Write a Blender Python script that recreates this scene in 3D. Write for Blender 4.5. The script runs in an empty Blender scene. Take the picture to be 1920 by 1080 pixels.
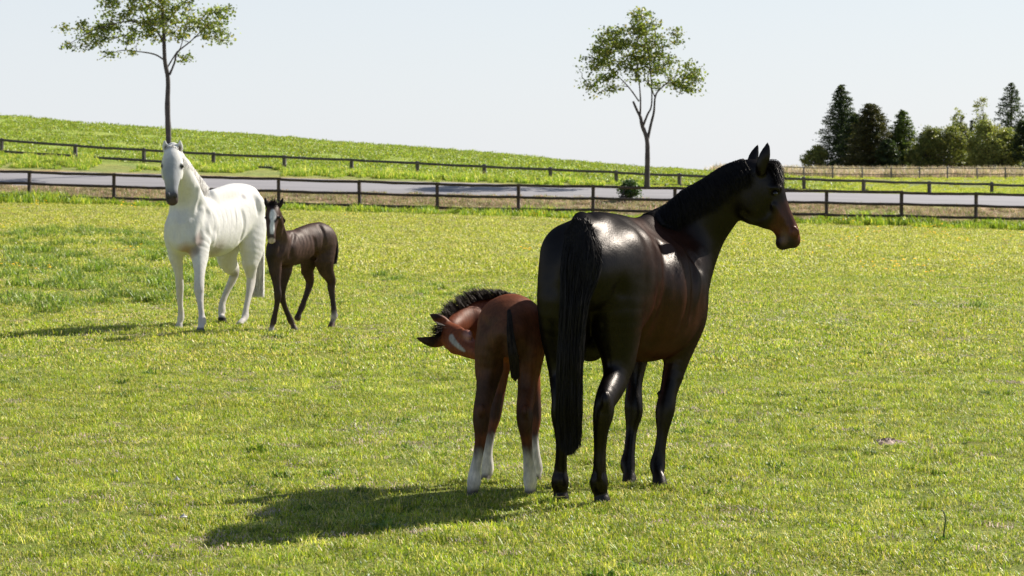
import bpy, math, random
import numpy as np
from mathutils import Vector
from mathutils import noise as mnoise
random.seed(7); rng = np.random.default_rng(7)
sc = bpy.context.scene
COL = sc.collection

# ------------------------------------------------------------------ camera
F, H, YH = 5200.0, 1.75, 330.0         # focal length in photo pixels, eye height, horizon row
cam = bpy.data.cameras.new('camera'); camo = bpy.data.objects.new('camera', cam); COL.objects.link(camo)
camo.location = (0, 0, H); camo.rotation_euler = (math.radians(90), 0, 0)
cam.sensor_width = 36; cam.lens = F / 1920 * 36; cam.shift_y = -(540 - YH) / 1920
cam.clip_end = 9000; cam.clip_start = .1
cam.dof.use_dof = True; cam.dof.focus_distance = 16.5; cam.dof.aperture_fstop = 11
sc.camera = camo
# ------------------------------------------------------------------ light
SUN = Vector((1.18, 1.0, 1.0)).normalized()
world = bpy.data.worlds.new("World"); sc.world = world; world.use_nodes = True
wn = world.node_tree
sky = wn.nodes.new('ShaderNodeTexSky'); sky.sky_type = 'NISHITA'; sky.sun_disc = False
sky.sun_elevation = math.asin(SUN.z); sky.sun_rotation = math.atan2(SUN.x, SUN.y)
sky.air_density = 1.0; sky.dust_density = 0.5; sky.ozone_density = 3.0; sky.altitude = 0
bg = wn.nodes['Background']; bg.inputs['Strength'].default_value = 0.05
hz = wn.nodes.new('ShaderNodeMix'); hz.data_type = 'RGBA'; 
wg = wn.nodes.new('ShaderNodeNewGeometry'); wsx = wn.nodes.new('ShaderNodeSeparateXYZ'); wn.links.new(wg.outputs['Incoming'], wsx.inputs[0])
wmr = wn.nodes.new('ShaderNodeMapRange'); wmr.interpolation_type = 'SMOOTHSTEP'; wn.links.new(wsx.outputs[2], wmr.inputs[0]); wmr.clamp = True
wmr.inputs[1].default_value = 0; wmr.inputs[2].default_value = -.34; wmr.inputs[3].default_value = .78; wmr.inputs[4].default_value = .08; wn.links.new(wmr.outputs[0], hz.inputs[0])      # thin high summer haze over the blue
hz.inputs[7].default_value = (8.7, 9.1, 9.8, 1); wn.links.new(sky.outputs[0], hz.inputs[6]); wn.links.new(hz.outputs[2], bg.inputs['Color'])
sl = bpy.data.lights.new('sun', 'SUN'); sl.energy = 5.0; sl.angle = math.radians(.53); sl.color = (1, .95, .86)
so = bpy.data.objects.new('sun', sl); COL.objects.link(so); so.rotation_euler = SUN.to_track_quat('Z', 'Y').to_euler()
so.location = (20, 10, 30)
sc.view_settings.view_transform = 'Standard'; sc.view_settings.look = 'None'
sc.view_settings.exposure = 1.0; sc.view_settings.gamma = 1
sc.view_settings.use_curve_mapping = False

# ------------------------------------------------------------------ helpers
def P(px, py, d):
    return np.array([(px - 960) * d / F, d, H - (py - YH) * d / F])

def tag(o, label=None, cat=None, group=None, kind=None):
    if label: o['label'] = label
    if cat: o['category'] = cat
    if group: o['group'] = group
    if kind: o['kind'] = kind
    return o

def empty(name, loc, label, cat, group=None):
    o = bpy.data.objects.new(name, None); COL.objects.link(o); o.location = loc
    o.empty_display_size = .2
    return tag(o, label, cat, group)

def mesh_np(name, V, Fq, smooth=False, col=None):
    """V (n,3); Fq: (m,k) int array, or list of such arrays"""
    me = bpy.data.meshes.new(name)
    V = np.asarray(V, np.float32)
    fl = Fq if isinstance(Fq, list) else [Fq]
    loops = np.concatenate([f.ravel() for f in fl]).astype(np.int32)
    tot = np.concatenate([np.full(len(f), f.shape[1], np.int32) for f in fl])
    start = np.concatenate([[0], np.cumsum(tot)[:-1]]).astype(np.int32)
    me.vertices.add(len(V)); me.vertices.foreach_set('co', V.ravel())
    me.loops.add(len(loops)); me.loops.foreach_set('vertex_index', loops)
    me.polygons.add(len(tot)); me.polygons.foreach_set('loop_start', start)
    try: me.polygons.foreach_set('loop_total', tot)
    except Exception: pass
    if col is not None:
        a = me.color_attributes.new('col', 'FLOAT_COLOR', 'POINT')
        c4 = np.ones((len(V), 4), np.float32); c4[:, :3] = col
        a.data.foreach_set('color', c4.ravel())
    me.update(calc_edges=True); me.validate()
    me.polygons.foreach_set('use_smooth', np.full(len(me.polygons), smooth))
    return me

def link(name, me, mat=None, parent=None, loc=None):
    o = bpy.data.objects.new(name, me); COL.objects.link(o)
    if mat is not None and not me.materials: me.materials.append(mat)
    if parent is not None: o.parent = parent
    if loc is not None: o.location = loc
    return o

def sstep(a, b, x):
    t = np.clip((x - a) / (b - a), 0, 1); return t * t * (3 - 2 * t)

# value noise in numpy
_perm = rng.random((256, 256))
def vnoise(x, y):
    xi = np.floor(x).astype(int); yi = np.floor(y).astype(int); fx = x - xi; fy = y - yi
    fx = fx * fx * (3 - 2 * fx); fy = fy * fy * (3 - 2 * fy)
    g = lambda a, b: _perm[a & 255, b & 255]
    return (g(xi, yi) * (1 - fx) + g(xi + 1, yi) * fx) * (1 - fy) + (g(xi, yi + 1) * (1 - fx) + g(xi + 1, yi + 1) * fx) * fy
def fbm(x, y, o=4):
    s = 0; a = .5
    for i in range(o):
        s = s + a * vnoise(x * 2 ** i + 17 * i, y * 2 ** i + 31 * i); a /= 2
    return s / (1 - .5 ** o)

# ------------------------------------------------------------------ materials
def newmat(name):
    m = bpy.data.materials.new(name); m.use_nodes = True
    nt = m.node_tree; b = nt.nodes['Principled BSDF']; return m, nt, b
def N(nt, t, **kw):
    n = nt.nodes.new(t)
    for k, v in kw.items():
        if k in n.inputs: n.inputs[k].default_value = v
        else: setattr(n, k, v)
    return n
def ramp(nt, fac, stops):
    r = nt.nodes.new('ShaderNodeValToRGB'); e = r.color_ramp.elements
    while len(e) < len(stops): e.new(.5)
    for i, (p, c) in enumerate(stops): e[i].position = p; e[i].color = (*c, 1)
    nt.links.new(fac, r.inputs[0]); return r.outputs[0]
def mixc(nt, fac, a, b, mode='MIX'):
    m = nt.nodes.new('ShaderNodeMix'); m.data_type = 'RGBA'; m.blend_type = mode
    for s, v in ((m.inputs[0], fac), (m.inputs[6], a), (m.inputs[7], b)):
        if isinstance(v, (int, float)): s.default_value = v
        elif isinstance(v, tuple): s.default_value = (*v, 1)
        else: nt.links.new(v, s)
    return m.outputs[2]
def noise(nt, scale, detail=4, vec=None, rough=.55):
    n = N(nt, 'ShaderNodeTexNoise'); n.inputs['Scale'].default_value = scale; n.inputs['Detail'].default_value = detail
    n.inputs['Roughness'].default_value = rough
    if vec is not None: nt.links.new(vec, n.inputs['Vector'])
    return n.outputs['Fac']
def position(nt): return nt.nodes.new('ShaderNodeNewGeometry').outputs['Position']
def vscale(nt, vec, s):
    m = nt.nodes.new('ShaderNodeVectorMath'); m.operation = 'MULTIPLY'; nt.links.new(vec, m.inputs[0]); m.inputs[1].default_value = s; return m.outputs[0]

def coat_material(name, rough=.45, spec=.5, sheen=.0, bump=.15, hairscale=90, blotch=.25, muscle=.13):
    m, nt, b = newmat(name)
    at = N(nt, 'ShaderNodeAttribute', attribute_name='col')
    pos = position(nt)
    n1 = noise(nt, 9, 5, pos); n2 = noise(nt, hairscale, 3, vscale(nt, pos, (1, 1, .22)))
    v = nt.nodes.new('ShaderNodeMapRange'); nt.links.new(n1, v.inputs[0]); v.inputs[1].default_value = .3; v.inputs[2].default_value = .7
    v.inputs[3].default_value = 1 - blotch; v.inputs[4].default_value = 1 + blotch
    c = mixc(nt, 1.0, at.outputs['Color'], v.outputs[0], 'MULTIPLY')
    v2 = nt.nodes.new('ShaderNodeMapRange'); nt.links.new(n2, v2.inputs[0]); v2.inputs[1].default_value = .3; v2.inputs[2].default_value = .7
    v2.inputs[3].default_value = 1 - .7 * blotch; v2.inputs[4].default_value = 1 + .7 * blotch
    c = mixc(nt, 1.0, c, v2.outputs[0], 'MULTIPLY')
    # short hair: diffuse with a thin even sheen (fibres do not mirror the sky at grazing angles)
    bp = N(nt, 'ShaderNodeBump'); bp.inputs['Strength'].default_value = bump; bp.inputs['Distance'].default_value = .004
    nt.links.new(n2, bp.inputs['Height'])
    bp2 = N(nt, 'ShaderNodeBump'); bp2.inputs['Strength'].default_value = muscle; bp2.inputs['Distance'].default_value = .02
    nt.links.new(noise(nt, 9, 2, pos), bp2.inputs['Height']); nt.links.new(bp.outputs[0], bp2.inputs['Normal'])
    df = nt.nodes.new('ShaderNodeBsdfDiffuse'); gl = nt.nodes.new('ShaderNodeBsdfGlossy'); mx = nt.nodes.new('ShaderNodeMixShader')
    nt.links.new(c, df.inputs['Color']); df.inputs['Roughness'].default_value = .5
    rr = nt.nodes.new('ShaderNodeMapRange'); nt.links.new(n1, rr.inputs[0]); rr.inputs[1].default_value = .3; rr.inputs[2].default_value = .7
    rr.inputs[3].default_value = rough - .05; rr.inputs[4].default_value = rough + .08; nt.links.new(rr.outputs[0], gl.inputs['Roughness'])
    gl.inputs['Color'].default_value = (1, .93, .88, 1); mx.inputs[0].default_value = spec
    nt.links.new(bp2.outputs[0], df.inputs['Normal']); nt.links.new(bp2.outputs[0], gl.inputs['Normal'])
    nt.links.new(df.outputs[0], mx.inputs[1]); nt.links.new(gl.outputs[0], mx.inputs[2]); nt.links.new(mx.outputs[0], nt.nodes['Material Output'].inputs[0])
    return m
def hair_material(name, c1, c2, rough=.4):
    m, nt, b = newmat(name)
    at = N(nt, 'ShaderNodeAttribute', attribute_name='col')
    sep = nt.nodes.new('ShaderNodeSeparateColor'); nt.links.new(at.outputs['Color'], sep.inputs[0])
    df = nt.nodes.new('ShaderNodeBsdfDiffuse'); gl = nt.nodes.new('ShaderNodeBsdfGlossy'); mx = nt.nodes.new('ShaderNodeMixShader')
    nt.links.new(ramp(nt, sep.outputs[0], [(0, c1), (1, c2)]), df.inputs['Color'])
    gl.inputs['Roughness'].default_value = rough; gl.inputs['Color'].default_value = (1, .95, .92, 1); mx.inputs[0].default_value = .022
    nt.links.new(df.outputs[0], mx.inputs[1]); nt.links.new(gl.outputs[0], mx.inputs[2]); nt.links.new(mx.outputs[0], nt.nodes['Material Output'].inputs[0])
    return m
M = {}
m, nt, b = newmat('wet_eye'); b.inputs['Base Color'].default_value = (.006, .004, .003, 1); b.inputs['Roughness'].default_value = .06; M['eye'] = m

def grass_material(name, mul=(1, 1, 1), dry=.35, tint=(1.10, 1.2, .66)):
    m, nt, b = newmat(name)
    at = N(nt, 'ShaderNodeAttribute', attribute_name='col')
    pos = position(nt)
    big = noise(nt, .45, 5, pos, .6); mid = noise(nt, 2.3, 4, pos, .6)
    fac = ramp(nt, big, [(.42, (0, 0, 0)), (.66, (1, 1, 1))])
    dryc = mixc(nt, 1.0, at.outputs['Color'], (1.22, 1.0, 1.15), 'MULTIPLY')
    mm = nt.nodes.new('ShaderNodeMath'); mm.operation = 'MULTIPLY'; nt.links.new(fac, mm.inputs[0]); mm.inputs[1].default_value = dry
    c = mixc(nt, mm.outputs[0], at.outputs['Color'], dryc)
    v = nt.nodes.new('ShaderNodeMapRange'); nt.links.new(mid, v.inputs[0]); v.inputs[1].default_value = .3; v.inputs[2].default_value = .7
    v.inputs[3].default_value = .68; v.inputs[4].default_value = 1.22
    c = mixc(nt, 1.0, c, v.outputs[0], 'MULTIPLY')
    oi = nt.nodes.new('ShaderNodeObjectInfo')
    v3 = nt.nodes.new('ShaderNodeMapRange'); nt.links.new(oi.outputs['Random'], v3.inputs[0]); v3.inputs[3].default_value = .88; v3.inputs[4].default_value = 1.12
    c = mixc(nt, 1.0, c, v3.outputs[0], 'MULTIPLY')
    c = mixc(nt, 1.0, c, mul, 'MULTIPLY')
    nt.links.new(c, b.inputs['Base Color']); b.inputs['Roughness'].default_value = .5; b.inputs['Specular IOR Level'].default_value = .35
    tr = nt.nodes.new('ShaderNodeBsdfTranslucent')
    tc = mixc(nt, 1.0, c, tint, 'MULTIPLY'); nt.links.new(tc, tr.inputs['Color'])
    mx = nt.nodes.new('ShaderNodeMixShader'); mx.inputs[0].default_value = .36
    nt.links.new(b.outputs[0], mx.inputs[1]); nt.links.new(tr.outputs[0], mx.inputs[2])
    nt.links.new(mx.outputs[0], nt.nodes['Material Output'].inputs[0])
    return m
M['grass'] = grass_material('grass_blades', (2.25, 2.25, 1.15))
M['drygrass'] = grass_material('dry_grass_blades', (1.5, 1.5, 1.75), .1, (1.1, 1.05, .95))
M['hillgrass'] = grass_material('hill_grass_blades', (1.9, 1.55, 2.0), .25)
M['leaf'] = grass_material('tree_leaves', (1.7, 1.6, 1.2), dry=.5)

# ground sheet: colours carried per zone, broken up by noise
m, nt, b = newmat('meadow_ground')
at = N(nt, 'ShaderNodeAttribute', attribute_name='col'); pos = position(nt)
a1 = noise(nt, .5, 6, pos, .65); a2 = noise(nt, 14, 6, pos, .7); a3 = noise(nt, 3, 4, vscale(nt, pos, (1, .8, 1)), .6)
c = mixc(nt, ramp(nt, a1, [(.4, (0, 0, 0)), (.65, (.5, .5, .5))]), at.outputs['Color'], mixc(nt, 1.0, at.outputs['Color'], (1.5, 1.05, 1.0), 'MULTIPLY'))
for nn, lo, hi in ((a2, .45, 1.5), (a3, .75, 1.25)):
    v = nt.nodes.new('ShaderNodeMapRange'); nt.links.new(nn, v.inputs[0]); v.inputs[1].default_value = .28; v.inputs[2].default_value = .72
    v.inputs[3].default_value = lo; v.inputs[4].default_value = hi; c = mixc(nt, 1.0, c, v.outputs[0], 'MULTIPLY')
nt.links.new(c, b.inputs['Base Color']); b.inputs['Roughness'].default_value = .95; b.inputs['Specular IOR Level'].default_value = .1
bp = N(nt, 'ShaderNodeBump'); bp.inputs['Strength'].default_value = .8; bp.inputs['Distance'].default_value = .06
nt.links.new(a2, bp.inputs['Height']); nt.links.new(bp.outputs[0], b.inputs['Normal'])
M['ground'] = m
m, nt, b = newmat('asphalt'); pos = position(nt)
c = ramp(nt, noise(nt, 1.2, 6, vscale(nt, pos, (.25, 1, 1)), .7), [(.3, (.18, .168, .172)), (.7, (.26, .242, .248))])
nt.links.new(c, b.inputs['Base Color']); b.inputs['Roughness'].default_value = .8
M['road'] = m
def wood(name, c1, c2):
    m, nt, b = newmat(name); tc = nt.nodes.new('ShaderNodeTexCoord')
    n = noise(nt, 6, 6, vscale(nt, position(nt), (1, 1, 1)), .7)
    nt.links.new(ramp(nt, n, [(.3, c1), (.72, c2)]), b.inputs['Base Color']); b.inputs['Roughness'].default_value = .75
    bp = N(nt, 'ShaderNodeBump'); bp.inputs['Strength'].default_value = .5; bp.inputs['Distance'].default_value = .01
    nt.links.new(n, bp.inputs['Height']); nt.links.new(bp.outputs[0], b.inputs['Normal']); return m
M['dark_wood'] = wood('dark_creosoted_wood', (.022, .014, .013), (.10, .064, .055))
M['grey_wood'] = wood('weathered_wood', (.045, .038, .04), (.15, .125, .12))
M['pale_wood'] = wood('pale_weathered_wood', (.10, .09, .09), (.24, .21, .2))
M['bark'] = wood('bark', (.03, .024, .024), (.12, .095, .085))
M['stone'] = wood('pale_stone', (.35, .33, .32), (.6, .58, .56))
M['soil'] = wood('bare_soil', (.12, .07, .05), (.5, .34, .26))
def flat(name, c, r=.7):
    m, nt, b = newmat(name); b.inputs['Base Color'].default_value = (*c, 1); b.inputs['Roughness'].default_value = r; return m

# ------------------------------------------------------------------ terrain
US = np.array([-400, 0, 150, 300, 500, 700, 900, 1050, 1200, 1300, 1500, 1900, 2400.])
ROWS = [  # distance, image row of the ground along the columns US
 (100, [372, 381, 384, 388, 393, 399, 404, 408, 411, 414, 419, 431, 444]),
 (105, [338, 347, 350, 353, 358, 362, 366, 370, 374, 377, 381, 389, 399]),
 (112, [308, 319, 323, 327, 333, 339, 344, 349, 352, 355, 361, 368, 378]),
 (119, [272, 292, 299, 306, 315, 325, 334, 340, 347, 352, 358, 365, 373]),
 (150, [225, 252, 262, 272, 284, 297, 309, 318, 328, 335, 347, 352, 358]),
 (185, [190, 222, 234, 244, 258, 272.5, 287, 300, 313, 321, 336, 340, 344]),
 (200, [195, 225, 237, 247, 261, 275, 289, 302, 315, 322, 332, 334, 336]),
 (260, [240, 262, 270, 278, 287, 295, 304, 311, 319, 324, 328.5, 328.5, 329]),
 (420, [310, 314, 316, 318, 320, 322, 324, 326, 327, 328, 329.5, 329.5, 330]),
 (1200, [330.2] * 13), (8000, [330.8] * 13)]
RD = np.array([r[0] for r in ROWS], float)
RZ = np.array([[H - (y - YH) * r[0] / F for y in r[1]] for r in ROWS])
def terrain(x, y):
    x = np.asarray(x, float); y = np.asarray(y, float)
    yc = np.maximum(y, 30.); u = np.clip(960 + F * x / yc, -400, 2400)
    zr = np.array([np.interp(u, US, RZ[i]) for i in range(len(RD))])
    z = np.zeros_like(x) * 1.0
    t = sstep(36, 100, y); z = t * zr[0]
    for i in range(len(RD) - 1):
        k = (y >= RD[i]) & (y <= RD[i + 1])
        tt = (y - RD[i]) / (RD[i + 1] - RD[i])
        z = np.where(k, zr[i] * (1 - tt) + zr[i + 1] * tt, z)
    z = np.where(y > RD[-1], zr[-1], z)
    bump = (fbm(x * .5 + 5, y * .5) - .5) * .05 + (fbm(x * 2.2, y * 2.2 + 9) - .5) * .025
    far = (fbm(x * .12 + 50, y * .12) - .5) * .5
    onroad = sstep(103, 105, y) * (1 - sstep(112, 114, y))
    bump = bump * (1 - onroad)
    z = z + bump + far * sstep(114, 150, y) * (1 - sstep(190, 230, y))
    return z
ys = np.concatenate([np.linspace(-60, 10, 20, endpoint=False), np.arange(10, 50, .22), np.arange(50, 100, .6), np.arange(100, 120, .5), np.arange(120, 200, 2), np.geomspace(200, 8000, 30)])
ss = np.linspace(-1, 1, 421); ss = np.sign(ss) * np.abs(ss) ** 1.7
Yg, Sg = np.meshgrid(ys, ss, indexing='ij')
Xg = Sg * (32 + np.maximum(Yg, 0) * 1.3)
Zg = terrain(Xg, Yg) - .004
nr, nc = Yg.shape
V = np.stack([Xg.ravel(), Yg.ravel(), Zg.ravel()], 1)
ii = np.arange(nr * nc).reshape(nr, nc)
Q = np.stack([ii[:-1, :-1].ravel(), ii[:-1, 1:].ravel(), ii[1:, 1:].ravel(), ii[1:, :-1].ravel()], 1)
GREEN = np.array([.18, .215, .04]); FIELD2 = np.array([.25, .27, .07]); BANK = np.array([.33, .26, .16]); HILL = np.array([.24, .32, .06])
def lerp(a, b, t): return a * (1 - t[:, None]) + b * t[:, None]
xv, yv = V[:, 0], V[:, 1]
gc = np.tile(GREEN, (len(V), 1))
gc = lerp(gc, FIELD2, sstep(45, 62, yv))
nb = fbm(xv * .6, yv * .6)
gc = lerp(gc, BANK, sstep(100.3, 101.5, yv) * sstep(.3, .55, nb + .12))
gc = lerp(gc, np.array([.21, .25, .07]), sstep(112, 113, yv))
gc = lerp(gc, HILL, sstep(116, 119, yv) * sstep(1200, 1050, 960 + F * xv / np.maximum(yv, 1) - yv * 0))
gc = lerp(gc, np.array([.22, .2, .1]), sstep(160, 240, yv) * sstep(1250, 1500, 960 + F * xv / np.maximum(yv, 1)))
ground = link('meadow', mesh_np('meadow', V, Q, True, gc), M['ground']); tag(ground, kind='structure')
# road
xs = np.linspace(-150, 150, 500)
rv = []
for y in (104.9, 105.4, 108.5, 111.6, 112.1):
    rv.append(np.stack([xs, np.full_like(xs, y), terrain(xs, np.full_like(xs, y)) + (.03 if 105 < y < 112 else -.03)], 1))
V = np.concatenate(rv); n = len(xs)
Q = np.concatenate([np.stack([np.arange(n - 1) + r * n, np.arange(n - 1) + r * n + 1, np.arange(n - 1) + r * n + 1 + n, np.arange(n - 1) + r * n + n], 1) for r in range(4)])
tag(link('road', mesh_np('road', V, Q, True), M['road']), kind='structure')

# ------------------------------------------------------------------ fences
def post_mesh(w, h, cap=.03):
    V = []; 
    for z, s in ((-.3, 1), (h * .5, .97), (h - cap, 1), (h, .6)):
        for a in range(6):
            t = a * math.pi / 3; V.append((w * s * math.cos(t), w * s * math.sin(t), z))
    V.append((0, 0, h))
    Fc = [(r * 6 + a, r * 6 + (a + 1) % 6, r * 6 + 6 + (a + 1) % 6, r * 6 + 6 + a) for r in range(3) for a in range(6)]
    return mesh_np('post', V, [np.array(Fc), np.array([(18 + a, 18 + (a + 1) % 6, 24) for a in range(6)])])
def rail_mesh(r, seed):
    rs = random.Random(seed); V = []; nseg = 7
    for i in range(nseg + 1):
        t = i / nseg; oy = rs.uniform(-1, 1) * .008; oz = rs.uniform(-1, 1) * .007 * (0 if i in (0, nseg) else 1) - .02 * math.sin(math.pi * t)
        for a in range(6):
            A = a * math.pi / 3; rr = r * rs.uniform(.9, 1.1); V.append((t, oy + rr * .8 * math.cos(A), oz + rr * math.sin(A)))
    Fc = [(s * 6 + a, s * 6 + 6 + a, s * 6 + 6 + (a + 1) % 6, s * 6 + (a + 1) % 6) for s in range(nseg) for a in range(6)]
    return mesh_np('rail', V, [np.array(Fc), np.array([(0, 1, 2, 3, 4, 5), tuple(range(nseg * 6 + 5, nseg * 6 - 1, -1))])])
def fence(name, xs, dist, top_fn, heights, pw, ph, rr, mat, label, cat='fence', both_sides=False):
    root = empty(name, (0, 0, 0), label, cat)
    root.location = (xs[0], dist, float(terrain(xs[0], dist)))
    pm = post_mesh(pw, ph); pm.materials.append(mat); rms = [rail_mesh(rr, s) for s in range(5)]
    for q in rms: q.materials.append(mat)
    L = Vector(root.location); pts = []
    for x in xs:
        top = top_fn(x); o = link('post', pm, None, root); dx = random.uniform(-.06, .06)
        o.location = Vector((x + dx, dist, top - ph + random.uniform(0, .05))) - L
        o.rotation_euler = (random.uniform(-.02, .02), random.uniform(-.025, .025), random.uniform(0, 1)); pts.append((x, top))
    for i in range(len(pts) - 1):
        for hh in heights:
            (x0, z0), (x1, z1) = pts[i], pts[i + 1]
            a = Vector((x0 - .05, dist - pw - rr * .6, z0 - hh + random.uniform(-.015, .015))); bb = Vector((x1 + .05, dist - pw - rr * .6, z1 - hh + random.uniform(-.015, .015)))
            o = link('rail', rms[random.randrange(5)], None, root); o.location = a - L; dv = bb - a
            o.scale = (dv.length, 1, 1); o.rotation_euler = (0, -math.asin(dv.z / dv.length), 0)
    return root
def px_x(px, d): return (px - 960) * d / F
nearposts = [-255, -100, 57, 215, 370, 525, 674, 822, 972, 1111, 1262, 1404, 1547, 1690, 1832, 1976, 2120]
top1 = lambda x: H - (np.interp(960 + F * x / 100, [-300, 57, 215, 525, 822, 1111, 1547, 1832, 2200], [313, 320.5, 326, 334, 343.5, 348, 356.5, 362, 370]) - YH) * 100 / F
fence('fence', [px_x(p, 100) for p in nearposts], 100, top1, [.03, .455, .875], .07, 1.3, .055, M['dark_wood'], 'dark three rail wooden fence on the near side of the road')
far = [-260, -130, 2, 140, 270, 400, 531, 659, 783, 908, 1033, 1153, 1273, 1391, 1506, 1622, 1740, 1857, 1975, 2090]
top2 = lambda x: H - (np.interp(960 + F * x / 119, [-300, 2, 140, 270, 400, 659, 908, 1153, 1273, 1506, 1740, 2100], [235, 260, 270, 278, 286, 297.5, 309, 320, 325.5, 333, 340, 349]) - YH) * 119 / F
fence('fence', [px_x(p, 119) for p in far], 119, top2, [.06, .52], .09, 1.25, .06, M['grey_wood'], 'weathered two rail wooden fence beyond the road at the foot of the green hill')
far3 = list(range(1400, 2120, 54))
top3 = lambda x: float(terrain(x, 190)) + .85
fence('fence', [px_x(p, 190) for p in far3], 190, top3, [.06, .45], .055, 1.0, .032, M['pale_wood'], 'farthest low wooden fence in front of the conifers and pale dry grass')

# ------------------------------------------------------------------ tufts and scattering
def blades(nb, rad, h0, h1, w, lean, cols, seed, flop=0.0):
    """a tuft: every blade 3 faces, tapered and bent"""
    r = np.random.default_rng(seed)
    a = r.uniform(0, 2 * np.pi, nb); rr = rad * np.sqrt(r.random(nb)); bx, by = rr * np.cos(a), rr * np.sin(a)
    h = r.uniform(h0, h1, nb) * (1 - .3 * (rr / rad) ** 2); az = r.uniform(0, 2 * np.pi, nb); ln = r.uniform(.1, 1, nb) * lean + flop * r.random(nb)
    dx, dy = np.cos(az), np.sin(az); sx, sy = -dy, dx; ww = w * r.uniform(.6, 1.3, nb)
    B = np.stack([bx, by, np.full(nb, -.01)], 1); D = np.stack([dx, dy, 0 * dx], 1); S = np.stack([sx, sy, 0 * dx], 1); Z = np.array([0, 0, 1.])
    hh = h[:, None]; l = ln[:, None]; w_ = ww[:, None]
    mid = B + Z * hh * .6 + D * hh * l * .35; tip = B + Z * hh * (1 - .25 * l) + D * hh * l * 1.1
    V = np.stack([B - S * w_ * .5, B + S * w_ * .5, mid + S * w_ * .42, mid - S * w_ * .42, tip], 1).reshape(-1, 3)
    i = np.arange(nb) * 5
    Q = np.stack([i, i + 1, i + 2, i + 3], 1); T = np.stack([i + 3, i + 2, i + 4], 1)
    ci = r.choice(len(cols), nb, p=np.array([c[1] for c in cols]) / sum(c[1] for c in cols)); C = np.array([c[0] for c in cols])[ci] * r.uniform(.75, 1.25, (nb, 1))
    return V, Q, T, np.repeat(C, 5, 0)
def tuft_mesh(name, mat, *a, **k):
    V, Q, T, C = blades(*a, **k); me = mesh_np(name, V, [Q, T], False, C); me.materials.append(mat); return me
def scatter(name, sources, pts, scale, label, cat='grass', tiltv=None, idx=None, rnd=None):
    coll = bpy.data.collections.new(name + '_source')
    for i, me in enumerate(sources):
        coll.objects.link(bpy.data.objects.new('%s_%02d' % (name, i), me))
    r = rnd or rng; n = len(pts)
    me = bpy.data.meshes.new(name); me.vertices.add(n); me.vertices.foreach_set('co', np.asarray(pts, np.float32).ravel())
    a = me.attributes.new('scl', 'FLOAT_VECTOR', 'POINT'); s = np.asarray(scale, np.float32)
    if s.ndim == 1: s = np.repeat(s[:, None], 3, 1)
    a.data.foreach_set('vector', s.ravel())
    a = me.attributes.new('rot', 'FLOAT_VECTOR', 'POINT'); t = np.zeros((n, 3), np.float32); t[:, 2] = r.uniform(0, 6.283, n); t[:, :2] = r.normal(0, .08, (n, 2))
    if tiltv is not None: t[:, :2] = r.normal(0, tiltv, (n, 2))
    a.data.foreach_set('vector', t.ravel())
    a = me.attributes.new('idx', 'INT', 'POINT'); a.data.foreach_set('value', (r.integers(0, len(sources), n) if idx is None else idx).astype(np.int32))
    o = link(name, me); ng = bpy.data.node_groups.new(name, 'GeometryNodeTree')
    ng.interface.new_socket('Geometry', in_out='INPUT', socket_type='NodeSocketGeometry'); ng.interface.new_socket('Geometry', in_out='OUTPUT', socket_type='NodeSocketGeometry')
    gi = ng.nodes.new('NodeGroupInput'); go = ng.nodes.new('NodeGroupOutput'); ip = ng.nodes.new('GeometryNodeInstanceOnPoints'); ci = ng.nodes.new('GeometryNodeCollectionInfo')
    ci.inputs['Collection'].default_value = coll; ci.inputs['Separate Children'].default_value = True; ci.inputs['Reset Children'].default_value = True
    def attr(nm, ty):
        q = ng.nodes.new('GeometryNodeInputNamedAttribute'); q.data_type = ty; q.inputs['Name'].default_value = nm; return q.outputs['Attribute']
    L = ng.links; L.new(gi.outputs[0], ip.inputs['Points']); L.new(ci.outputs[0], ip.inputs['Instance']); ip.inputs['Pick Instance'].default_value = True
    L.new(attr('idx', 'INT'), ip.inputs['Instance Index']); L.new(attr('scl', 'FLOAT_VECTOR'), ip.inputs['Scale'])
    e2r = ng.nodes.new('FunctionNodeEulerToRotation'); L.new(attr('rot', 'FLOAT_VECTOR'), e2r.inputs[0]); L.new(e2r.outputs[0], ip.inputs['Rotation'])
    L.new(ip.outputs[0], go.inputs[0])
    o.modifiers.new('scatter', 'NODES').node_group = ng
    tag(o, label, cat, kind='stuff'); return o
G1 = [((.165, .20, .030), .36), ((.10, .145, .024), .22), ((.22, .22, .05), .16), ((.34, .28, .24), .18), ((.04, .065, .018), .12)]
G2 = [((.185, .20, .035), .36), ((.12, .15, .028), .22), ((.24, .23, .09), .17), ((.31, .27, .24), .22), ((.07, .10, .02), .04)]
def area_pts(d0, d1, dens, margin=1.5, u0=-60, u1=1980):
    w0 = (u1 - u0) * d0 / F + margin * 2; w1 = (u1 - u0) * d1 / F + margin * 2
    n = int((w0 + w1) / 2 * (d1 - d0) * dens)
    t = rng.random(int(n * 2.2)); keep = rng.random(len(t)) < (w0 + (w1 - w0) * t) / max(w0, w1); t = t[keep][:n]
    y = d0 + (d1 - d0) * t; x = ((u0 + rng.random(len(t)) * (u1 - u0)) - 960) * y / F + rng.uniform(-1, 1, len(t)) * margin
    return x, y
def pts3(x, y): return np.stack([x, y, terrain(x, y)], 1)
# short grazed turf, near
src = [tuft_mesh('turf', M['grass'], 105, .15, .012, .036 + .006 * i, .0042, 1.7, G1, 10 + i) for i in range(6)]
x, y = area_pts(11.2, 26, 55); nz = fbm(x * 1.3, y * 1.3)
s = .6 + .7 * np.clip(nz - .25, 0, 1) + rng.uniform(-.1, .25, len(x))
scatter('turf_grass', src, pts3(x, y), np.stack([np.full(len(x), 1.05), np.full(len(x), 1.05), s], 1), 'short yellow green grazed turf round the horses hooves')
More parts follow.
